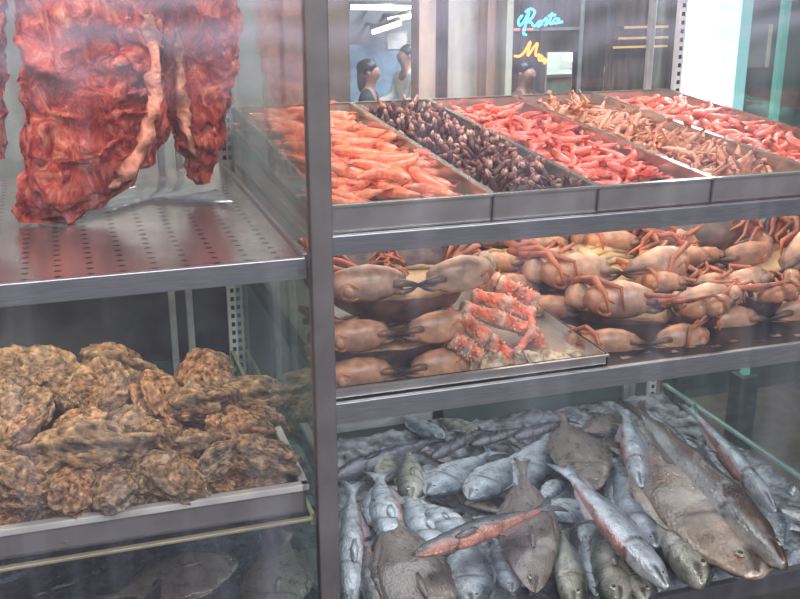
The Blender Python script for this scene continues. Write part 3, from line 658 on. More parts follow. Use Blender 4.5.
for i, (px, py, w, Y, lab) in enumerate(OL):
    k = (i*3+1) % 8
    if k in used: o = OY[k].copy(); col.objects.link(o)
    else: o = OY[k]; used.add(k)
    p = atY(px, py, Y); s = w*mpp(p)*1.10; o.location = p; o.scale = (s, s, s*1.05)
    o.rotation_euler = Euler((random.uniform(.2, 1.0), random.uniform(-.5, .5), random.uniform(0, 6.28)))
    tag(o, lab, 'oyster', 'oysters heaped on the white tray')
random.seed(99)
for i in range(26):   # lower layer
    o = OY[i % 8].copy(); col.objects.link(o); s = random.uniform(.07, .09); o.scale = (s, s, s)
    o.location = (-.40+(i % 9)*.085+random.uniform(-.01, .01), .07+(i//9)*.115+random.uniform(-.01, .01), .748); o.rotation_euler = Euler((random.uniform(-.4, .4), random.uniform(-.4, .4), random.uniform(0, 6.28)))
    tag(o, 'rough dark oyster buried in the lower layer of the heap', 'oyster', 'lower layer of oysters')
ot = tray('oyster_tray', -.46, .330, 0, .45, .052, SHADEP, 'white plastic tray holding the heap of oysters', th=.008); ot.location = (-.455, .022, .716)
for a_, b_ in (((-.004, -.010, .046), (.794, .006, .058)), ((-.004, .444, .046), (.794, .458, .058)), ((-.006, -.010, .046), (.006, .458, .058)), ((.780, -.010, .046), (.794, .458, .058))):
    m = MB(); m.box(a_, b_); m.build('rim', WHITEP, ot)
ot.rotation_euler.z = -.008
for o in list(ot.children): 
    b = o.modifiers.new('bevel', 'BEVEL'); b.width = .002; b.segments = 2

# ------------------------------------------------------------------ the fish well
BZ = .44
m = MB(); m.box((DX+.02, .012, .39), (XR-.012, D-.01, .404)); o = m.build('fish_well_tray', STEELX); tag(o, 'wide steel bed under the crushed ice and the fish', 'tray')
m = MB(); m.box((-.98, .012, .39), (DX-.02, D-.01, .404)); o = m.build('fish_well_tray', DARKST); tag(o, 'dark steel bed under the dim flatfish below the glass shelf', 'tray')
ICE = principled('crushed_ice', (.34, .36, .38), .25, 0, nscale=25, namp=.5, bump=1.0, bscale=60, coat=.4)
ICE_SHADED = principled('shaded_ice', (.08, .09, .12), .25, 0, nscale=25, namp=.4, bump=1.0, bscale=60, coat=.3)  # darker copy of the ice, paints in the dim well's shade
def ice(x0, x1, y0, y1, z, mat, label, amp=.018):
    m = MB(); nx, ny = int((x1-x0)/.011), int((y1-y0)/.011); vs = []; k = 0
    for j in range(ny+1):
        for i in range(nx+1):
            p = Vector((x0+(x1-x0)*i/nx, y0+(y1-y0)*j/ny, 0)); e = 0 < i < nx and 0 < j < ny
            h = z+amp*(noise.noise(p*12)*.8+abs(noise.noise(p*38))*.9+noise.noise(p*80)*.3) if e else .405
            vs.append((p.x, p.y, max(.405, h)))
    fs = [(j*(nx+1)+i, j*(nx+1)+i+1, (j+1)*(nx+1)+i+1, (j+1)*(nx+1)+i) for j in range(ny) for i in range(nx)]
    m.add(vs, fs); o = m.build('crushed_ice', mat); tag(o, label, 'ice', kind='stuff'); return o
ice(DX+.024, XR-.016, .014, D-.014, .430, ICE, 'wet crushed ice under the pile of fish')
ice(-.976, DX-.024, .014, D-.014, .425, ICE_SHADED, 'dim wet ice in the dark well below the glass shelf')

FT = dict(
    bream=dict(h=((0, .02), (.04, .075), (.12, .14), (.25, .195), (.40, .20), (.55, .165), (.70, .10), (.80, .052), (.87, .034), (.90, .036)), th=.42, back=(.13, .17, .20), side=(.56, .62, .66), belly=(.82, .84, .84), eye=.022, ex=.085, tail=.5),
    long=dict(h=((0, .015), (.05, .05), (.15, .085), (.3, .105), (.5, .098), (.7, .062), (.85, .030), (.90, .028)), th=.7, back=(.12, .14, .15), side=(.50, .54, .56), belly=(.80, .81, .79), eye=.016, ex=.07, tail=.45),
    eel=dict(h=((0, .02), (.06, .06), (.2, .085), (.5, .08), (.8, .045), (.90, .03)), th=.9, back=(.025, .028, .04), side=(.07, .075, .10), belly=(.26, .26, .28), eye=.014, ex=.06, tail=.4),
    gold=dict(h=((0, .03), (.05, .09), (.15, .14), (.3, .16), (.5, .145), (.7, .085), (.85, .040), (.90, .036)), th=.62, back=(.12, .13, .11), side=(.46, .44, .34), belly=(.70, .68, .58), eye=.026, ex=.10, tail=.45),
    split=dict(h=((0, .015), (.05, .05), (.15, .080), (.3, .095), (.5, .092), (.7, .062), (.85, .030), (.90, .024)), th=.45, back=(.10, .11, .12), side=(.24, .23, .23), belly=(.66, .27, .18), eye=.012, ex=.06, tail=.35),
    silver=dict(h=((0, .015), (.05, .05), (.15, .080), (.3, .10), (.5, .098), (.7, .065), (.85, .030), (.90, .024)), th=.5, back=(.30, .36, .40), side=(.66, .71, .75), belly=(.55, .26, .22), eye=.012, ex=.06, tail=.35),
    flat=dict(h=((0, .03), (.05, .10), (.15, .19), (.3, .26), (.5, .25), (.68, .15), (.80, .060), (.86, .034), (.90, .032)), th=.16, back=(.24, .19, .155), side=(.32, .265, .225), belly=(.27, .22, .18), eye=.014, ex=.07, tail=.35),
    cod=dict(h=((0, .03), (.05, .10), (.15, .16), (.3, .20), (.5, .19), (.7, .12), (.82, .050), (.90, .036)), th=.35, back=(.42, .33, .25), side=(.62, .54, .45), belly=(.58, .46, .38), eye=.014, ex=.07, tail=.4),
    brown=dict(h=((0, .02), (.05, .06), (.15, .10), (.3, .115), (.5, .11), (.7, .075), (.82, .04), (.90, .028)), th=.5, back=(.085, .062, .05), side=(.17, .12, .09), belly=(.72, .70, .66), eye=.014, ex=.06, tail=.4))
NAMEOF = dict(bream='sea_bream', long='grey_mullet', eel='dark_fish', gold='grouper', split='gutted_fish', silver='gutted_fish', flat='flatfish', cod='large_flatfish', brown='long_brown_fish')
FP = {}
def fish_proto(kind):
    t_ = FT[kind]; m = MB(); ns, n = 44, 26; pts = []; rad = []
    for i in range(ns):
        t = .90*i/(ns-1); h = interp(t_['h'], t)*.5*2*.5; w = h*t_['th']*(1+.10*(t < .235)-.02)
        if kind in ('flat', 'cod'): w = min(w, .05)*1
        pts.append((t, 0, 0)); rad.append((h*2*.5*2*.5, w)); 
    # side radius is along y (belly -, back +)
    rad = [(interp(t_['h'], .90*i/(ns-1)), r[1]*2) for i, r in enumerate(rad)]
    def cf(q, a):
        v = -math.cos(a); t = q*.9      # +1 back
        lo, gn = dict(split=(.05, 2.5), silver=(.62, 4.0), brown=(.45, 3.0)).get(kind, (0, 1.2))
        bl = (.80, .82, .82) if kind == 'silver' and not .22 < t < .80 else t_['belly']
        c = mix(t_['side'], t_['back'], (v-.05)*1.5) if v > 0 else mix(t_['side'], bl, max(0, (-v-lo)*gn))
        if kind in ('cod', 'split', 'silver'): c = mix(c, (.50, .16, .10), max(0, noise.noise(Vector((t*9, v*2.2, 4)))*1.1-.15)*(1 if kind == 'cod' else .7*(v < 0)))
        gx = .225+.05*(1-v*v)**.5 if abs(v) < 1 else .225
        if abs(t-gx) < .012: c = mix(c, (.10, .05, .05), .8)
        if t < gx: c = mix(c, t_['back'], .30)
        if t < .09 and abs(v+.25) < .16: c = mix(c, (.05, .03, .03), .8)
        return c
    m.loft(pts, rad, n, colf=cf)
    m.noise(7, .010, len(FP)); body = m.build(NAMEOF[kind], FISH)
    f = MB(); hh = t_['tail']*.30; dk = mix(t_['back'], t_['side'], .35)
    f.plate([(.86, .026, 0), (.93, .05, 0), (1.02, hh*.95, .004), (1.0, hh*.4, 0), (.965, 0, 0), (1.0, -hh*.4, 0), (1.02, -hh*.95, -.004), (.93, -.05, 0), (.86, -.026, 0)], .008, dk)
    f.noise(10, .008, 2); f.build('tail_fin', FISH, body)
    f = MB(); up = []; dn = []
    for i in range(15):
        t = .26+.50*i/14; h = interp(t_['h'], t); s = math.sin(PI*min(1, (i+.6)/15)); k = (.035 if kind not in ('flat', 'cod') else .045)*s*(1+.25*(i % 2))
        up.append((t, -h*.95, 0)); dn.append((t+.015, -h-k, .003))
    sgn = -1
    def strip(lo, hi, sy): 
        q = MB(); vs = []; fs = []
        for (a, b) in zip(lo, hi): vs += [(a[0], a[1]*sy, .004), (b[0], b[1]*sy, .002), (a[0], a[1]*sy, -.004), (b[0], b[1]*sy, -.002)]
        for i in range(len(lo)-1):
            a = i*4; fs += [(a, a+1, a+5, a+4), (a+2, a+6, a+7, a+3), (a+1, a+3, a+7, a+5)]
        return vs, fs
    vs, fs = strip(up, dn, -1); f.add(vs, fs, dk); f.build('dorsal_fin', FISH, body)
    j0 = 7 if kind not in ('flat', 'cod') else 0
    f = MB(); vs, fs = strip(up[j0:], dn[j0:], 1); f.add(vs, fs, mix(dk, t_['belly'], .3)); f.build('anal_fin', FISH, body)
    f = MB(); z = interp(t_['h'], .27)*t_['th']*.97 if kind not in ('flat', 'cod') else .05
    f.plate([(.26, -.02, z), (.33, .005, z+.012), (.40, -.01, z+.014), (.41, -.035, z+.012), (.34, -.055, z+.008), (.27, -.045, z)], .005, mix(t_['side'], t_['back'], .4))
    f.build('pectoral_fin', FISH, body)
    er = t_['eye']; ex = t_['ex']; h = interp(t_['h'], ex)
    for sz in (1, -1):
        zz = sz*(h*t_['th']*.86 if kind not in ('flat', 'cod') else .045)
        e = MB(); e.ball((ex, h*.22, zz), (er*1.25, er*1.25, er*.5), 14, 8); q = e.build('eye', EYER, body)
        e = MB(); e.ball((ex, h*.22, zz+sz*er*.28), (er*.75, er*.75, er*.40), 12, 8); e.build('pupil', EYEM, q)
    remember(body); FP[kind] = [body, False]
for k in FT: fish_proto(k)
def fish(n, t, z, kind, wpx, label, z2=None, roll=.0, flip=1, group='fish laid out on the ice', name=None, zsq=1):
    """n, t: where nose and tail lie, seen on the height z above the bed"""
    a = atZ(n[0], n[1], BZ+z); b = atZ(t[0], t[1], BZ+(z if z2 is None else z2)); L_ = (b-a).length
    H = wpx*mpp((a+b)/2); mh = max(v for _, v in FT[kind]['h'])*2; sy = H/(mh*L_)*1.05
    pr = FP[kind]
    if pr[1]: o = copy_tree(pr[0])
    else: o = pr[0]; pr[1] = True
    X = (b-a).normalized(); Z0 = Vector((0, 0, 1)); Y_ = Z0.cross(X).normalized()*flip; Z_ = X.cross(Y_)
    Rm = Matrix((X, Y_, Z_)).transposed()
    q = Rm.to_quaternion() @ Euler((roll, 0, 0)).to_quaternion()
    o.rotation_mode = 'QUATERNION'; o.rotation_quaternion = q; o.location = a
    # the second of two different widths: seen foreshortened when lying along x
    th = L_*min(1.0, sy if FT[kind]['th'] < .5 else 1)*zsq
    o.scale = (L_, L_*sy, th)
    if label: tag(o, label, 'fish', group)
    return o
G = 'fish laid out on the ice'
# hidden layer first: small silver fish filling the bed
random.seed(5)
for i in range(80):
    x = .47+(i % 14)*.078+random.uniform(-.015, .015); y = .07+(i//14)*.13+random.uniform(-.02, .02)
    k = ('bream', 'gold', 'long', 'bream', 'silver')[i % 5]; o = copy_tree(FP[k][0]); s = random.uniform(.15, .19); o.scale = (s, s, s*.8)
    o.location = (min(1.46, x), min(.78, max(y, .20)), .452); o.rotation_euler = Euler((random.uniform(-.4, .4), random.uniform(-.1, .1), random.choice((-1.9, -1.5, -1.0, 1.9))))
    if x > 1.40: o.location.x = 1.40
    tag(o, 'small silvery fish in the lower layer, partly covered by the larger ones', 'fish', 'small fish in the lower layer')
F = [
 # nose, tail, z, kind, width px, label
 ((426, 494), (494, 450), .055, 'bream', 42, 'plump silver bream at the back left of the pile, nose to the left', 1),
 ((469, 499), (523, 450), .055, 'bream', 42, 'second silver bream just right of the plump one'),
 ((519, 486), (552, 430), .055, 'bream', 38, 'third silver bream in the back row, beside the brown flatfish'),
 ((458, 536), (416, 498), .055, 'bream', 40, 'pale bream with its nose under the pink bellied fish'),
 ((474, 606), (466, 530), .07, 'bream', 44, 'fat blue white fish head down below the pink bellied fish'),
 ((512, 592), (494, 535), .06, 'bream', 32, 'bluish bream beside the fat head-down fish'),
 ((534, 592), (522, 460), .085, 'flat', 50, 'brown flatfish with a narrow tail crossed by the pink bellied fish'),
 ((596, 489), (560, 412), .085, 'flat', 50, 'broad grey brown flatfish standing out in the back centre'),
 ((547, 517), (600, 500), .065, 'bream', 44, 'round shiny bream below the broad grey brown flatfish'),
 ((432, 457), (484, 429), .06, 'eel', 13, 'dark slender fish at the very back, first of three in a line'),
 ((472, 444), (528, 427), .06, 'eel', 15, 'dark slender fish at the very back, middle of three in a line'),
 ((514, 437), (572, 420), .06, 'eel', 15, 'dark slender fish at the very back, last of three in a line'),
 ((334, 478), (438, 438), .05, 'eel', 17, 'long dark brown fish along the back edge next to the post'),
 ((392, 545), (378, 472), .07, 'silver', 31, 'pale grey square cut fish pointing down beside the post side heads'),
 ((440, 556), (402, 485), .05, 'silver', 34, 'scaly silver fish between the square cut fish and the pale bream'),
 ((411, 500), (408, 448), .05, 'gold', 27, 'dull fish head poking up behind the scaly silver fish'),
 ((384, 482), (392, 446), .05, 'gold', 24, 'small dull fish head in the back corner near the post'),
 ((350, 612), (352, 482), .06, 'silver', 28, 'long grey silver fish hugging the front post'),
 ((378, 612), (366, 540), .07, 'split', 24, 'small fish with an orange edge near the front post'),
 ((440, 650), (384, 500), .08, 'flat', 66, 'large brown flatfish at the front left of the pile'),
 ((576, 608), (562, 528), .06, 'gold', 30, 'golden headed fish at the front edge, first of the row of heads'),
 ((596, 596), (582, 530), .055, 'bream', 22, 'small bluish fish between the golden headed ones'),
 ((618, 606), (598, 520), .06, 'gold', 36, 'golden headed fish at the front edge, with glassy wet scales'),
 ((646, 600), (624, 540), .055, 'gold', 32, 'dull fish under the tip of the long gutted fish'),
 ((656, 548), (614, 456), .06, 'silver', 40, 'broad pale silver fish in the middle of the pile'),
 ((642, 487), (624, 408), .10, 'silver', 24, 'bright white fish tail piece standing at the back beside the big flatfish'),
 ((703, 585), (652, 485), .065, 'gold', 42, 'large headed fish with a golden cheek at the front edge'),
 ((690, 460), (634, 402), .06, 'long', 22, 'blue grey fish in the far back corner'),
 ((776, 512), (688, 406), .06, 'silver', 20, 'long pinkish silver fish lying along the side glass'),
 ((628, 412), (572, 436), .07, 'flat', 24, 'small brown flatfish at the back beside the frame'),
 ((632, 447), (588, 440), .075, 'brown', 12, 'thin brown fish behind the bright white tail piece'),
 ((560, 480), (540, 505), .05, 'bream', 22, 'small bream in the gap left of the broad silver fish'),
 ((548, 560), (560, 505), .05, 'bream', 26, 'small bream behind the crossed brown flatfish'),
 ((585, 545), (612, 490), .05, 'bream', 30, 'bream under the long gutted silver fish'),
 ((740, 520), (700, 440), .05, 'long', 20, 'grey fish squeezed between the brown fish and the pinkish silver one'),
]
for f in F:
    lp = 1
    o = fish(f[0], f[1], f[2], f[3], f[4], f[5], flip=-1 if (len(f[5]) % 2 and f[4] % 2 == 0) else 1, roll=0, group=G)
fish((756, 578), (636, 424), .095, 'cod', 92, 'biggest fish, a broad beige flatfish with reddish blotches', flip=1, z2=.09, group=G)
fish((786, 566), (632, 404), .13, 'brown', 34, 'long dark brown fish with a white belly lying over the beige flatfish', flip=-1, z2=.10, group=G)
fish((412, 556), (556, 504), .13, 'split', 30, 'dark gutted fish with a pink open belly lying across the pile', flip=1, z2=.12, group=G)
fish((668, 588), (562, 466), .12, 'silver', 32, 'long bright silver gutted fish with a red belly line, diagonal in the centre', flip=-1, z2=.11, group=G)
# dim flatfish in the well below the glass shelf
for n, t, k, w, z, lab in (((238, 560), (100, 600), 'flat', 75, .06, 'wide grey flatfish in the dim well below the glass shelf'), ((268, 625), (288, 530), 'flat', 60, .07, 'rounded grey brown flatfish in the dim well beside the post'),
    ((110, 560), (20, 600), 'eel', 26, .05, 'dark blue fish in the dim well below the tray'), ((180, 570), (120, 640), 'eel', 24, .05, 'dark fish between the grey flatfish in the dim well'), ((40, 560), (-40, 590), 'bream', 30, .05, 'dim bream at the lower edge of the picture')):
    fish(n, t, z, k, w, lab, group='fish in the dim well')

# ------------------------------------------------------------------ room behind
FZ = -.70
def px(x, Y, row=50): return atY(x, row, Y).x
FLOORM = principled('floor_tiles', (.17, .13, .11), .35, nscale=3, namp=.3)
m = MB(); m.box((-8, D+.10, FZ-.05), (16, 13, FZ)); struct(m, 'floor', FLOORM)
m = MB(); m.box((-8, D+.1, 3.2), (16, 13, 3.3)); struct(m, 'ceiling', principled('ceiling_paint', (.35, .32, .30), .8))
m = MB(); m.box((-8, 12.9, FZ), (16, 13, 3.2)); struct(m, 'wall_back', principled('back_wall_paint', (.20, .21, .25), .6, nscale=1.5, namp=.35))
m = MB(); m.box((-8.1, D+.1, FZ), (-8, 13, 3.2)); struct(m, 'wall_left', principled('side_wall_paint', (.4, .34, .32), .7))
m = MB(); m.box((16, D+.1, FZ), (16.1, 13, 3.2)); struct(m, 'wall_right', principled('side_wall_paint_b', (.15, .17, .18), .7))
m = MB(); m.box((-12, -14, -.06), (14, -.03, 0)); struct(m, 'pavement', principled('pavement_stone', (.12, .12, .12), .6, nscale=2, namp=.2))
# partition of wall panels and pillars standing behind the case
bands = [(-200, 262, 3.3, (.27, .27, .26)), (262, 284, 3.5, (.50, .34, .31)), (284, 322, 3.4, (.42, .27, .25)), (322, 350, 3.2, (.10, .065, .045)), (419, 436, 3.2, (.52, .40, .37)), (436, 448, 3.6, (.16, .13, .19)),
         (448, 487, 3.5, (.62, .59, .60)), (487, 506, 3.3, (.50, .36, .34)), (506, 513, 3.15, (.45, .47, .45))]
for i, (a, b, Y, c) in enumerate(bands):
    m = MB(); m.box((px(a, Y), Y, FZ), (px(b, Y), Y+.12, 3.2)); struct(m, 'wall_panel_%d' % (i+1), principled('panel_paint_%d' % i, c, .55, nscale=2, namp=.2, stretch=(6, 6, 1)), .004)
m = MB(); m.box((px(350, 3.3), 3.3, 1.42), (px(419, 3.3), 3.4, 3.2)); struct(m, 'trim_1', principled('olive_wood', (.20, .16, .08), .4, nscale=3, namp=.3))
# dark wall with the doorway to the lit kitchen
DK = principled('dark_wood', (.075, .06, .05), .4, nscale=2, namp=.4, stretch=(8, 8, 1)); DG = principled('dark_blue_panel', (.13, .16, .20), .4, nscale=2, namp=.3)
Yd = 8.9
x0, xa, xb, x1 = px(513, Yd), px(547, Yd), px(578, Yd), px(605, Yd); zt_ = atY(560, 52, Yd).z
m = MB(); m.box((x0, Yd, FZ), (xa, Yd+.1, 3.2)); m.box((xa, Yd, zt_), (xb, Yd+.1, 3.2)); m.box((xb, Yd, FZ), (x1, Yd+.1, 3.2)); struct(m, 'wall_dark', DK)
m = MB(); w_ = .018
m.box((xa-w_, Yd-.02, FZ), (xa, Yd+.12, zt_)); m.box((xb, Yd-.02, FZ), (xb+w_*2.5, Yd+.12, 3.2)); m.box((x0, Yd-.02, zt_+.23), (xb, Yd, zt_+.26)); struct(m, 'trim_2', principled('doorframe', (.28, .30, .28), .4))
m = MB(); m.box((x1, Yd-.4, FZ), (px(614, Yd-.4), Yd-.3, 3.2)); struct(m, 'wall_panel_10', DG)
m = MB(); m.box((px(530, 11.6), 11.6, FZ), (px(600, 11.6), 11.7, 3.2)); struct(m, 'wall_kitchen', principled('kitchen_tiles', (.75, .78, .74), .3, nscale=2, namp=.1))
r = empty('kitchen_counter', (px(572, 11.0), 11.0, FZ)); tag(r, 'grey green counter seen through the bright kitchen doorway', 'counter')
m = MB(); m.box((-.9, -.3, 0), (.9, .3, .85)); m.build('cabinet', principled('counter_front', (.22, .27, .25), .4), r, .01); m = MB(); m.box((-.92, -.32, .85), (.92, .32, .89)); m.build('worktop', STEEL, r, .004)
r = empty('kitchen_lamp', (px(571, 11.2, 57), 11.2, atY(571, 57, 11.2).z)); tag(r, 'bright white lamp glowing high in the kitchen doorway', 'lamp')
m = MB(); m.ball((0, 0, 0), (.12, .08, .06), 16, 10); m.build('lamp_glass', emit('kitchen_glow', (.9, 1, .95), 5), r); m = MB(); m.box((-.02, -.02, .04), (.02, .02, 3.21-r.location.z)); m.build('lamp_rod', DARKST, r)
# brown wall with gilded shelves, right of the dark wall
Ys = 4.2
m = MB(); m.box((px(614, Ys), Ys, FZ), (px(700, Ys), Ys+.1, 3.2)); struct(m, 'wall_panel_11', principled('brown_boards', (.17, .125, .075), .45, nscale=3, namp=.5, stretch=(10, 10, 1)))
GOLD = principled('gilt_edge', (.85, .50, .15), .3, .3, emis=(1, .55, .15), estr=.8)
for i, (a, b, y) in enumerate(((624, 668, 27), (618, 668, 38), (613, 667, 47))):
    p = atY(a, y, Ys-.1); q = atY(b, y, Ys-.1); r = empty('wall_shelf', ((p.x+q.x)/2, Ys, p.z)); hw = (q.x-p.x)/2
    m = MB(); m.box((-hw, -.10, -.008), (hw, 0, .0)); m.build('board', DK, r); m = MB(); m.box((-hw, -.106, -.009), (hw, -.10, .004)); m.build('edge_strip', GOLD, r)
    tag(r, ('topmost', 'middle', 'lowest')[i]+' of three dark wall shelves with a glowing gold edge', 'shelf', 'gold edged wall shelves')
# dark wall right of the strip light, with a board added for a beige reflection
m = MB(); m.box((px(700, 3.0), 3.0, FZ), (px(960, 3.0), 3.1, 3.2)); struct(m, 'wall_panel_12', principled('slate_wall', (.10, .125, .13), .4, nscale=2, namp=.4, stretch=(4, 4, 1)))
r = empty('reflection_board', tuple(atY(762, 45, 2.998))); tag(r, 'beige edged reflection built as a small board on the dark wall past the strip light', 'board')
m = MB(); m.box((-.10, -.015, -.11), (.02, 0, .10)); m.build('board_face', principled('board_grey', (.16, .17, .16), .5), r, .003); m = MB(); m.box((.02, -.018, -.11), (.042, .002, .10)); m.build('board_edge', principled('board_beige', (.50, .46, .34), .5), r, .003)
# the bright strip light behind the side glass
XL = 1.60
r = empty('strip_light', (XL, D+.10, 0)); tag(r, 'tall glaring white strip light beyond the side glass', 'lamp')
m = MB(); m.box((0, .0, .86), (.20, .03, 1.95)); m.build('housing', WHITEM, r, .004); m = MB(); m.box((.08, .01, -.70), (.12, .03, .86)); m.box((-.02, -.03, -.70), (.22, .10, -.68)); m.build('stand', DARKST, r)
for k, (x0_, x1_, c_, e_) in enumerate(((.0, .085, (1, .97, 1.0), 5.), (.092, .165, (.86, .96, 1.0), 3.2), (.166, .20, (.45, .80, .88), 1.5))):
    m = MB(); m.box((x0_, -.02, .87), (x1_, .0, 1.94)); m.build('diffuser', emit('tube_glow_%d' % k, c_, e_), r, .006)
r = empty('teal_glass_post', (px(781, .95), .95, .4)); tag(r, 'slender teal glass post at the picture edge past the strip light', 'post')
m = MB(); m.box((-.011, -.01, 0), (.011, .01, 1.6)); m.build('post', principled('teal_glass_solid', (.30, .62, .58), .2, emis=(.3, .75, .7), estr=.35), r, .002); m = MB(); m.box((-.03, -.03, -1.1), (.03, .03, 0)); m.build('foot', DARKST, r)  # post material given a faint glow to brighten the teal glass

# wall lamps seen above the people
for i, ((xa_, ya_), (xb_, yb_)) in enumerate((((351, 7), (417, 8)), ((388, 20), (417, 15)), ((373, 32), (400, 23)))):
    Yw = 12.2; p = atY(xa_, ya_, Yw); q = atY(xb_, yb_, Yw-.2*i); r = empty('wall_lamp', tuple((p+q)/2)); c = (p+q)/2
    m = MB(); m.loft([p-c, q-c], [.035, .035], 10); m.build('tube', emit('warm_tube_%d' % i, (1, .97, .85), 6), r)
    m = MB(); m.loft([p-c+Vector((0, .06, .03)), q-c+Vector((0, .06, .03))], [.05, .05], 8); m.build('backing', DARKST, r)
    m = MB(); m.box((-.02, .06, -.02), (.02, 12.9-c.y, .02)); m.build('arm', DARKST, r)
    tag(r, ('longest glowing tube lamp, topmost on the far wall', 'tilted glowing tube lamp just below the longest one', 'shortest glowing tube lamp, lowest over the dark haired person')[i], 'lamp', 'tube lamps on the far wall')
r = empty('wall_sign', tuple(atY(397, 41, 12.6))); tag(r, 'pale framed paper on the far wall above the white-shirted person', 'sign')
m = MB(); m.box((-.16, 0, -.13), (.16, .02, .13)); m.build('frame', principled('sign_frame', (.35, .34, .36), .5), r, .005); m = MB(); m.box((-.14, -.006, -.11), (.14, 0, .11)); m.build('paper', principled('paper', (.62, .58, .60), .7), r)
m = MB(); m.box((-.02, .02, -.02), (.02, 12.9-12.6, .02)); m.build('spacer', DARKST, r)
m = MB(); p = atY(383, 45, 12.5); m.box((p.x-.5, 12.6, FZ), (p.x+1.0, 12.7, p.z)); struct(m, 'wall_panel_13', principled('blue_wainscot', (.22, .32, .48), .5))

# ------------------------------------------------------------------ neon
def neon(strokes, a, b, Y, colr, s, name, label, r=.006):
    """strokes in a unit box mapped between pixels a (top left) and b (bottom right) on the plane Y"""
    A_ = atY(a[0], a[1], Y); B_ = atY(b[0], b[1], Y); c = (A_+B_)/2; root = empty(name, tuple(c)); tag(root, label, 'neon sign'); mt = emit(name+'_glow', colr, s)
    for st in strokes:
        P = [Vector(((u-.5)*(B_.x-A_.x), 0, (.5-v)*(A_.z-B_.z))) for u, v in st]; Q = []
        P = [P[0]*2-P[1]]+P+[P[-1]*2-P[-2]]
        for i in range(1, len(P)-2):
            for k in range(5):
                t = k/5; p0, p1, p2, p3 = P[i-1:i+3]
                Q.append(.5*((2*p1)+(p2-p0)*t+(2*p0-5*p1+4*p2-p3)*t*t+(3*p1-p0-3*p2+p3)*t*t*t))
        Q.append(P[-2]); m = MB(); m.loft(Q, [r]*len(Q), 8, up=(0, 1, 0)); m.build('neon_tube', mt, root)
    m = MB(); w = abs(B_.x-A_.x)/2; h = abs(A_.z-B_.z)/2
    for sx in (-.6, .6): m.box((sx*w-.004, .008, -h*.2), (sx*w+.004, .016, 3.2-c.z))
    m.build('hanger', DARKST, root); return root
# script lettering, blue: "Rosta"
Rr = [[(.10, .25), (.02, .45), (.04, .65), (.12, .55), (.24, .12), (.20, .45), (.14, .95), (.20, 1.05)], [(.16, .12), (.27, .0), (.36, .12), (.30, .38), (.20, .50), (.30, .55), (.34, .68), (.42, .66)],
      [(.47, .52), (.42, .60), (.46, .70), (.52, .60), (.49, .50), (.47, .52), (.56, .50)], [(.56, .50), (.62, .38), (.62, .52), (.64, .62), (.58, .66)], [(.64, .60), (.70, .44), (.74, .16), (.70, .48), (.72, .62), (.78, .56)], [(.66, .30), (.82, .26)],
      [(.88, .40), (.80, .44), (.78, .56), (.86, .58), (.90, .40), (.88, .56), (.98, .54)]]
neon(Rr, (518, 9), (563, 33), 4.6, (.06, .42, 1.0), 8, 'blue_neon_sign', 'glowing blue neon script lettering hanging above the red one', .0075)
Mm = [[(.0, .60), (.15, .62), (.30, .45), (.48, .0), (.42, .40), (.42, .60), (.52, .40), (.70, .08), (.66, .45), (.68, .62), (.78, .55)], [(.86, .62), (.78, .66), (.78, .82), (.86, .80), (.88, .66), (.88, .84), (.92, .86)], [(.92, .86), (.95, .74), (.96, .98), (1.0, .84), (1.04, .86)]]
neon(Mm, (515, 42), (546, 64), 4.6, (1.0, .20, .02), 8, 'red_neon_sign', 'glowing orange red neon script lettering below the blue one', .0075)
neon([[(0, 0), (1, 0)]], (514, 29.5), (533, 30.5), 4.65, (1, .45, .40), 1.6, 'pink_neon_bar', 'short pink glowing bar between the two neon scripts', .008)

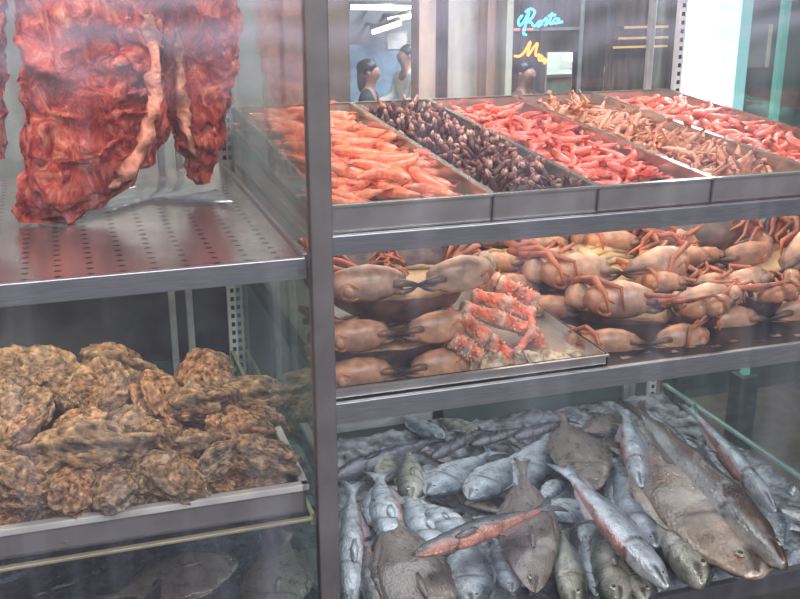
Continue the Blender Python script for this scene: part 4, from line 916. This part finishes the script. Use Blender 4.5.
# ------------------------------------------------------------------ people (far, blurred in the photograph)
def skin_mesh(name, nodes, edges, mat, parent=None, root=0, lvl=2):
    me = bpy.data.meshes.new(name); me.from_pydata([n[:3] for n in nodes], edges, []); o = bpy.data.objects.new(name, me); col.objects.link(o)
    if parent: o.parent = parent
    s = o.modifiers.new('skin', 'SKIN')
    lay = me.skin_vertices[0] if me.skin_vertices else None
    if lay is None:
        bpy.context.view_layer.objects.active = o; lay = me.skin_vertices[0]
    for i, n in enumerate(nodes): lay.data[i].radius = (n[3], n[4] if len(n) > 4 else n[3]); lay.data[i].use_root = (i == root)
    u = o.modifiers.new('sub', 'SUBSURF'); u.levels = lvl; u.render_levels = lvl; me.materials.append(mat); s.use_smooth_shade = True; return o
SKINM = principled('skin', (.55, .30, .22), .5)
def person(loc, rz, seated, shirt, trousers, hairc, label, armf=.25, long_hair=False):
    """faces -y locally; loc = point on the floor"""
    root = empty('person', loc); root.rotation_euler.z = rz
    hz = .52 if seated else .93
    if seated: LG = [[(s*.10, -.02, hz, .085), (s*.12, -.42, hz+.02, .062), (s*.12, -.44, .28, .05), (s*.12, -.42, .07, .035), (s*.12, -.55, .03, .035)] for s in (-1, 1)]
    else: LG = [[(s*.10, .0, hz-.08, .085), (s*.11, -.03, .50, .06), (s*.11, .01, .28, .05), (s*.11, .02, .08, .036), (s*.11, -.13, .03, .035)] for s in (-1, 1)]
    sp = [(0, 0, hz, .12, .10), (0, -.01, hz+.20, .115, .09), (0, .0, hz+.40, .15, .10), (0, .01, hz+.50, .09, .07), (0, -.01, hz+.565, .048, .05), (0, -.03, hz+.64, .085, .095), (0, -.025, hz+.715, .085, .10), (0, -.02, hz+.76, .05, .06)]
    AR = [[(s*.185, .0, hz+.45, .052), (s*.23, -.06 if seated else .0, hz+.20, .042), (s*.17, -.28 if seated else -.08, hz+.15 if seated else hz-.02, .032), (s*.13, -.36 if seated else -.10, hz+.16 if seated else hz-.08, .026)] for s in (-1, 1)]
    nodes = list(sp); edges = [(i, i+1) for i in range(len(sp)-1)]
    for L_ in LG:
        k = len(nodes); nodes += L_; edges += [(0, k)]+[(k+i, k+i+1) for i in range(len(L_)-1)]
    for A_ in AR:
        k = len(nodes); nodes += A_; edges += [(2, k)]+[(k+i, k+i+1) for i in range(len(A_)-1)]
        h = A_[-1]      # palm is the last node; four fingers and a thumb
        for q in range(4):
            k2 = len(nodes); ox = (q-1.5)*.016; dn = (0, -.045, -.005) if seated else (0, -.01, -.05)
            nodes += [(h[0]+ox, h[1]+dn[1]*.7, h[2]+dn[2]*.7, .009), (h[0]+ox, h[1]+dn[1]*(1.6-.12*abs(q-1.4)), h[2]+dn[2]*(1.6-.12*abs(q-1.4))-.01, .007)]; edges += [(k+3, k2), (k2, k2+1)]
        k2 = len(nodes); sg = -1 if h[0] > 0 else 1; nodes += [(h[0]+sg*.03, h[1]-.01, h[2]-.01, .010), (h[0]+sg*.042, h[1]-.03, h[2]-.025, .008)]; edges += [(k+3, k2), (k2, k2+1)]
    nodes += [(0, -.125, hz+.675, .014)]; edges += [(5, len(nodes)-1)]     # nose
    skin_mesh('body', nodes, edges, SKINM, root)
    g = 1.16
    n2 = [(x, y, z, a*g, (b[0] if b else a)*g) for x, y, z, a, *b in sp[:4]]; e2 = [(0, 1), (1, 2), (2, 3)]; n2[3] = (0, .01, hz+.555, .085, .08); n2[2] = (0, 0, hz+.43, .215, .13)
    for A_ in AR:
        k = len(n2); n2 += [(x, y, z, a*1.3) for x, y, z, a in A_[:3]]; e2 += [(2, k), (k, k+1), (k+1, k+2)]
    skin_mesh('shirt', n2, e2, shirt, root)
    n3 = [(0, 0, hz-.0, .135, .115)]; e3 = []
    for L_ in LG:
        k = len(n3); n3 += [(x, y, z, a*1.2) for x, y, z, a in L_[:4]]; e3 += [(0, k), (k, k+1), (k+1, k+2), (k+2, k+3)]
    skin_mesh('trousers', n3, e3, trousers, root)
    for s in (-1, 1):
        a = LG[0 if s < 0 else 1][-1]; m = MB(); m.ball((a[0], a[1]+.03, .04), (.05, .13, .045), 14, 8); m.build('shoe', BLACKM, root)
        m = MB(); m.ball((s*.028, -.10, hz+.71), (.012, .008, .008), 8, 6); m.build('eye', EYEM, root)
        m = MB(); m.ball((s*.080, -.015, hz+.69), (.012, .02, .032), 8, 6); m.build('ear', SKINM, root)
    m = MB(); m.ball((0, -.105, hz+.63), (.026, .012, .007), 8, 6); m.build('mouth', principled('lips', (.45, .12, .10), .4), root)
    m = MB(); m.ball((0, .012, hz+.735), (.094, .105, .085), 18, 12)
    if long_hair: m.ball((0, .06, hz+.63), (.088, .055, .15), 16, 10)
    m.noise(20, .008, 3); m.build('hair', hairc, root)
    tag(root, label, 'person'); return root
HAIR = principled('dark_hair', (.025, .02, .02), .35); WH = principled('white_shirt', (.78, .76, .74), .7, emis=(.8, .8, .85), estr=.10)  # faint glow put into the white cloth to brighten the shirt
NAVY = principled('dark_cloth', (.035, .04, .06), .7); MAR = principled('maroon_cloth', (.20, .06, .07), .7); JEAN = principled('jeans', (.10, .13, .20), .7)
def stand(px_, py_, Y, hz): p = atY(px_, py_, Y); return p.x, p.z   # where a head is
def on_floor(px_, Y): return (atY(px_, 70, Y).x, Y, FZ)
def chair(loc, rz, label):
    r = empty('chair', loc); r.rotation_euler.z = rz; W = principled('chair_wood', (.10, .06, .04), .4)
    m = MB(); m.box((-.21, -.2, .40), (.21, .2, .43)); m.build('seat', W, r, .008); m = MB(); m.box((-.20, .19, .55), (.20, .215, .90)); m.build('backrest', W, r, .008)
    for sx in (-1, 1):
        for sy, h in ((-1, .40), (1, .60)):
            m = MB(); m.box((sx*.185-.018, sy*.185-.018, 0), (sx*.185+.018, sy*.185+.018, h)); m.build('leg', W, r)
    tag(r, label, 'chair')
Yp = 9.6
person(on_floor(407, 10.3), -1.35, True, WH, NAVY, HAIR, 'person in a white shirt and dark waistcoat sitting in profile in the far room')
chair(on_floor(407, 10.3), -1.35, 'wooden chair under the white-shirted person')
person(on_floor(368, 8.7), 1.1, True, NAVY, NAVY, HAIR, 'person with dark hair and dark clothes sitting opposite the white shirt', long_hair=True)
chair(on_floor(368, 8.7), 1.1, 'wooden chair under the dark haired person')
person(on_floor(524, 8.1), .5, True, MAR, JEAN, HAIR, 'person in a maroon top and jeans sitting below the red neon')
chair(on_floor(524, 8.1), .5, 'wooden chair under the person in the maroon top')
r = tag(empty('dining_table', (px(386, 9.45, 100), 9.45, FZ)), 'small dark table between the two seated people', 'table')
m = MB(); m.box((-.30, -.35, .70), (.30, .35, .73)); m.build('tabletop', DK, r, .005)
for sx in (-1, 1):
    for sy in (-1, 1):
        m = MB(); m.box((sx*.26-.02, sy*.3-.02, 0), (sx*.26+.02, sy*.3+.02, .70)); m.build('leg', DK, r)

# ------------------------------------------------------------------ street side, what the panes mirror
m = MB(); m.box((-9, -9.2, 0), (13, -9, 7)); struct(m, 'wall_street', principled('street_facade', (.34, .32, .34), .7, nscale=.6, namp=.6, stretch=(3, 1, .6)))

# ------------------------------------------------------------------ light
def area(name, loc, tgt, sx, sy, power, c, spread=None):
    l = bpy.data.lights.new(name, 'AREA'); l.shape = 'RECTANGLE'; l.size = sx; l.size_y = sy; l.energy = power; l.color = c
    o = bpy.data.objects.new(name, l); col.objects.link(o); o.location = loc; d = Vector(tgt)-Vector(loc); o.rotation_euler = d.to_track_quat('-Z', 'Y').to_euler()
    if spread: l.spread = spread
    return o
area('daylight', (.8, -4.2, 3.6), (.6, .3, .8), 5, 2.6, 260, (.96, .94, 1.0))
area('case_light', (.95, .25, 1.90), (.95, .45, 1.2), 1.1, .12, 11, (1.0, .93, .90))
area('meat_light', (-.25, .08, 1.90), (-.1, .4, 1.3), 1.0, .12, 9, (1.0, .80, .74))
area('shelf_fill', (.97, .38, 1.178), (.97, .385, .9), 1.1, .55, 4.8, (1.0, .90, .80))  # added fill hidden under the tray shelf, evens the light on the crabs
area('oyster_fill', (-.15, .30, 1.150), (-.15, .302, .78), .8, .45, 2.9, (1.0, .82, .62))  # unseen fill added under the perforated shelf to brighten the oysters
area('well_fill', (.97, .36, .900), (.97, .365, .45), 1.1, .6, 6, (.88, .94, 1.0))  # added fill under the crab shelf, out of view, for the fish
area('strip_glow', (1.64, .90, 1.4), (1.0, .4, 1.1), .12, 1.0, 6, (.9, .97, 1.0))
area('room_light', (1.6, 1.5, 3.1), (1.6, 2.6, 0.6), 2.8, .8, 260, (1.0, .88, .80))
area('room_light', (4.2, 7.6, 3.1), (3.6, 10.0, 0), 3, 2, 330, (.80, .88, 1.0))
area('dark_wall_light', (px(550, 7.5), 7.2, 3.1), (px(535, 8.9), 8.9, 0), 1.2, .5, 60, (1, .9, .85))
area('kitchen_light', (px(562, 10.2), 10.2, 3.0), (px(562, 11.6), 11.6, 0.2), 1.5, 1, 450, (.95, 1, .95))
w = bpy.data.worlds.new('world'); sc.world = w; w.use_nodes = True
bg = w.node_tree.nodes['Background']; bg.inputs[0].default_value = (.66, .70, .80, 1); bg.inputs[1].default_value = .50
sc.view_settings.view_transform = 'Standard'; sc.view_settings.look = 'None'; sc.view_settings.exposure = 0.0; sc.view_settings.gamma = 1.0
sc.cycles.max_bounces = 8; sc.cycles.transparent_max_bounces = 24; sc.cycles.caustics_reflective = False; sc.cycles.caustics_refractive = False
sc.cycles.use_denoising = True
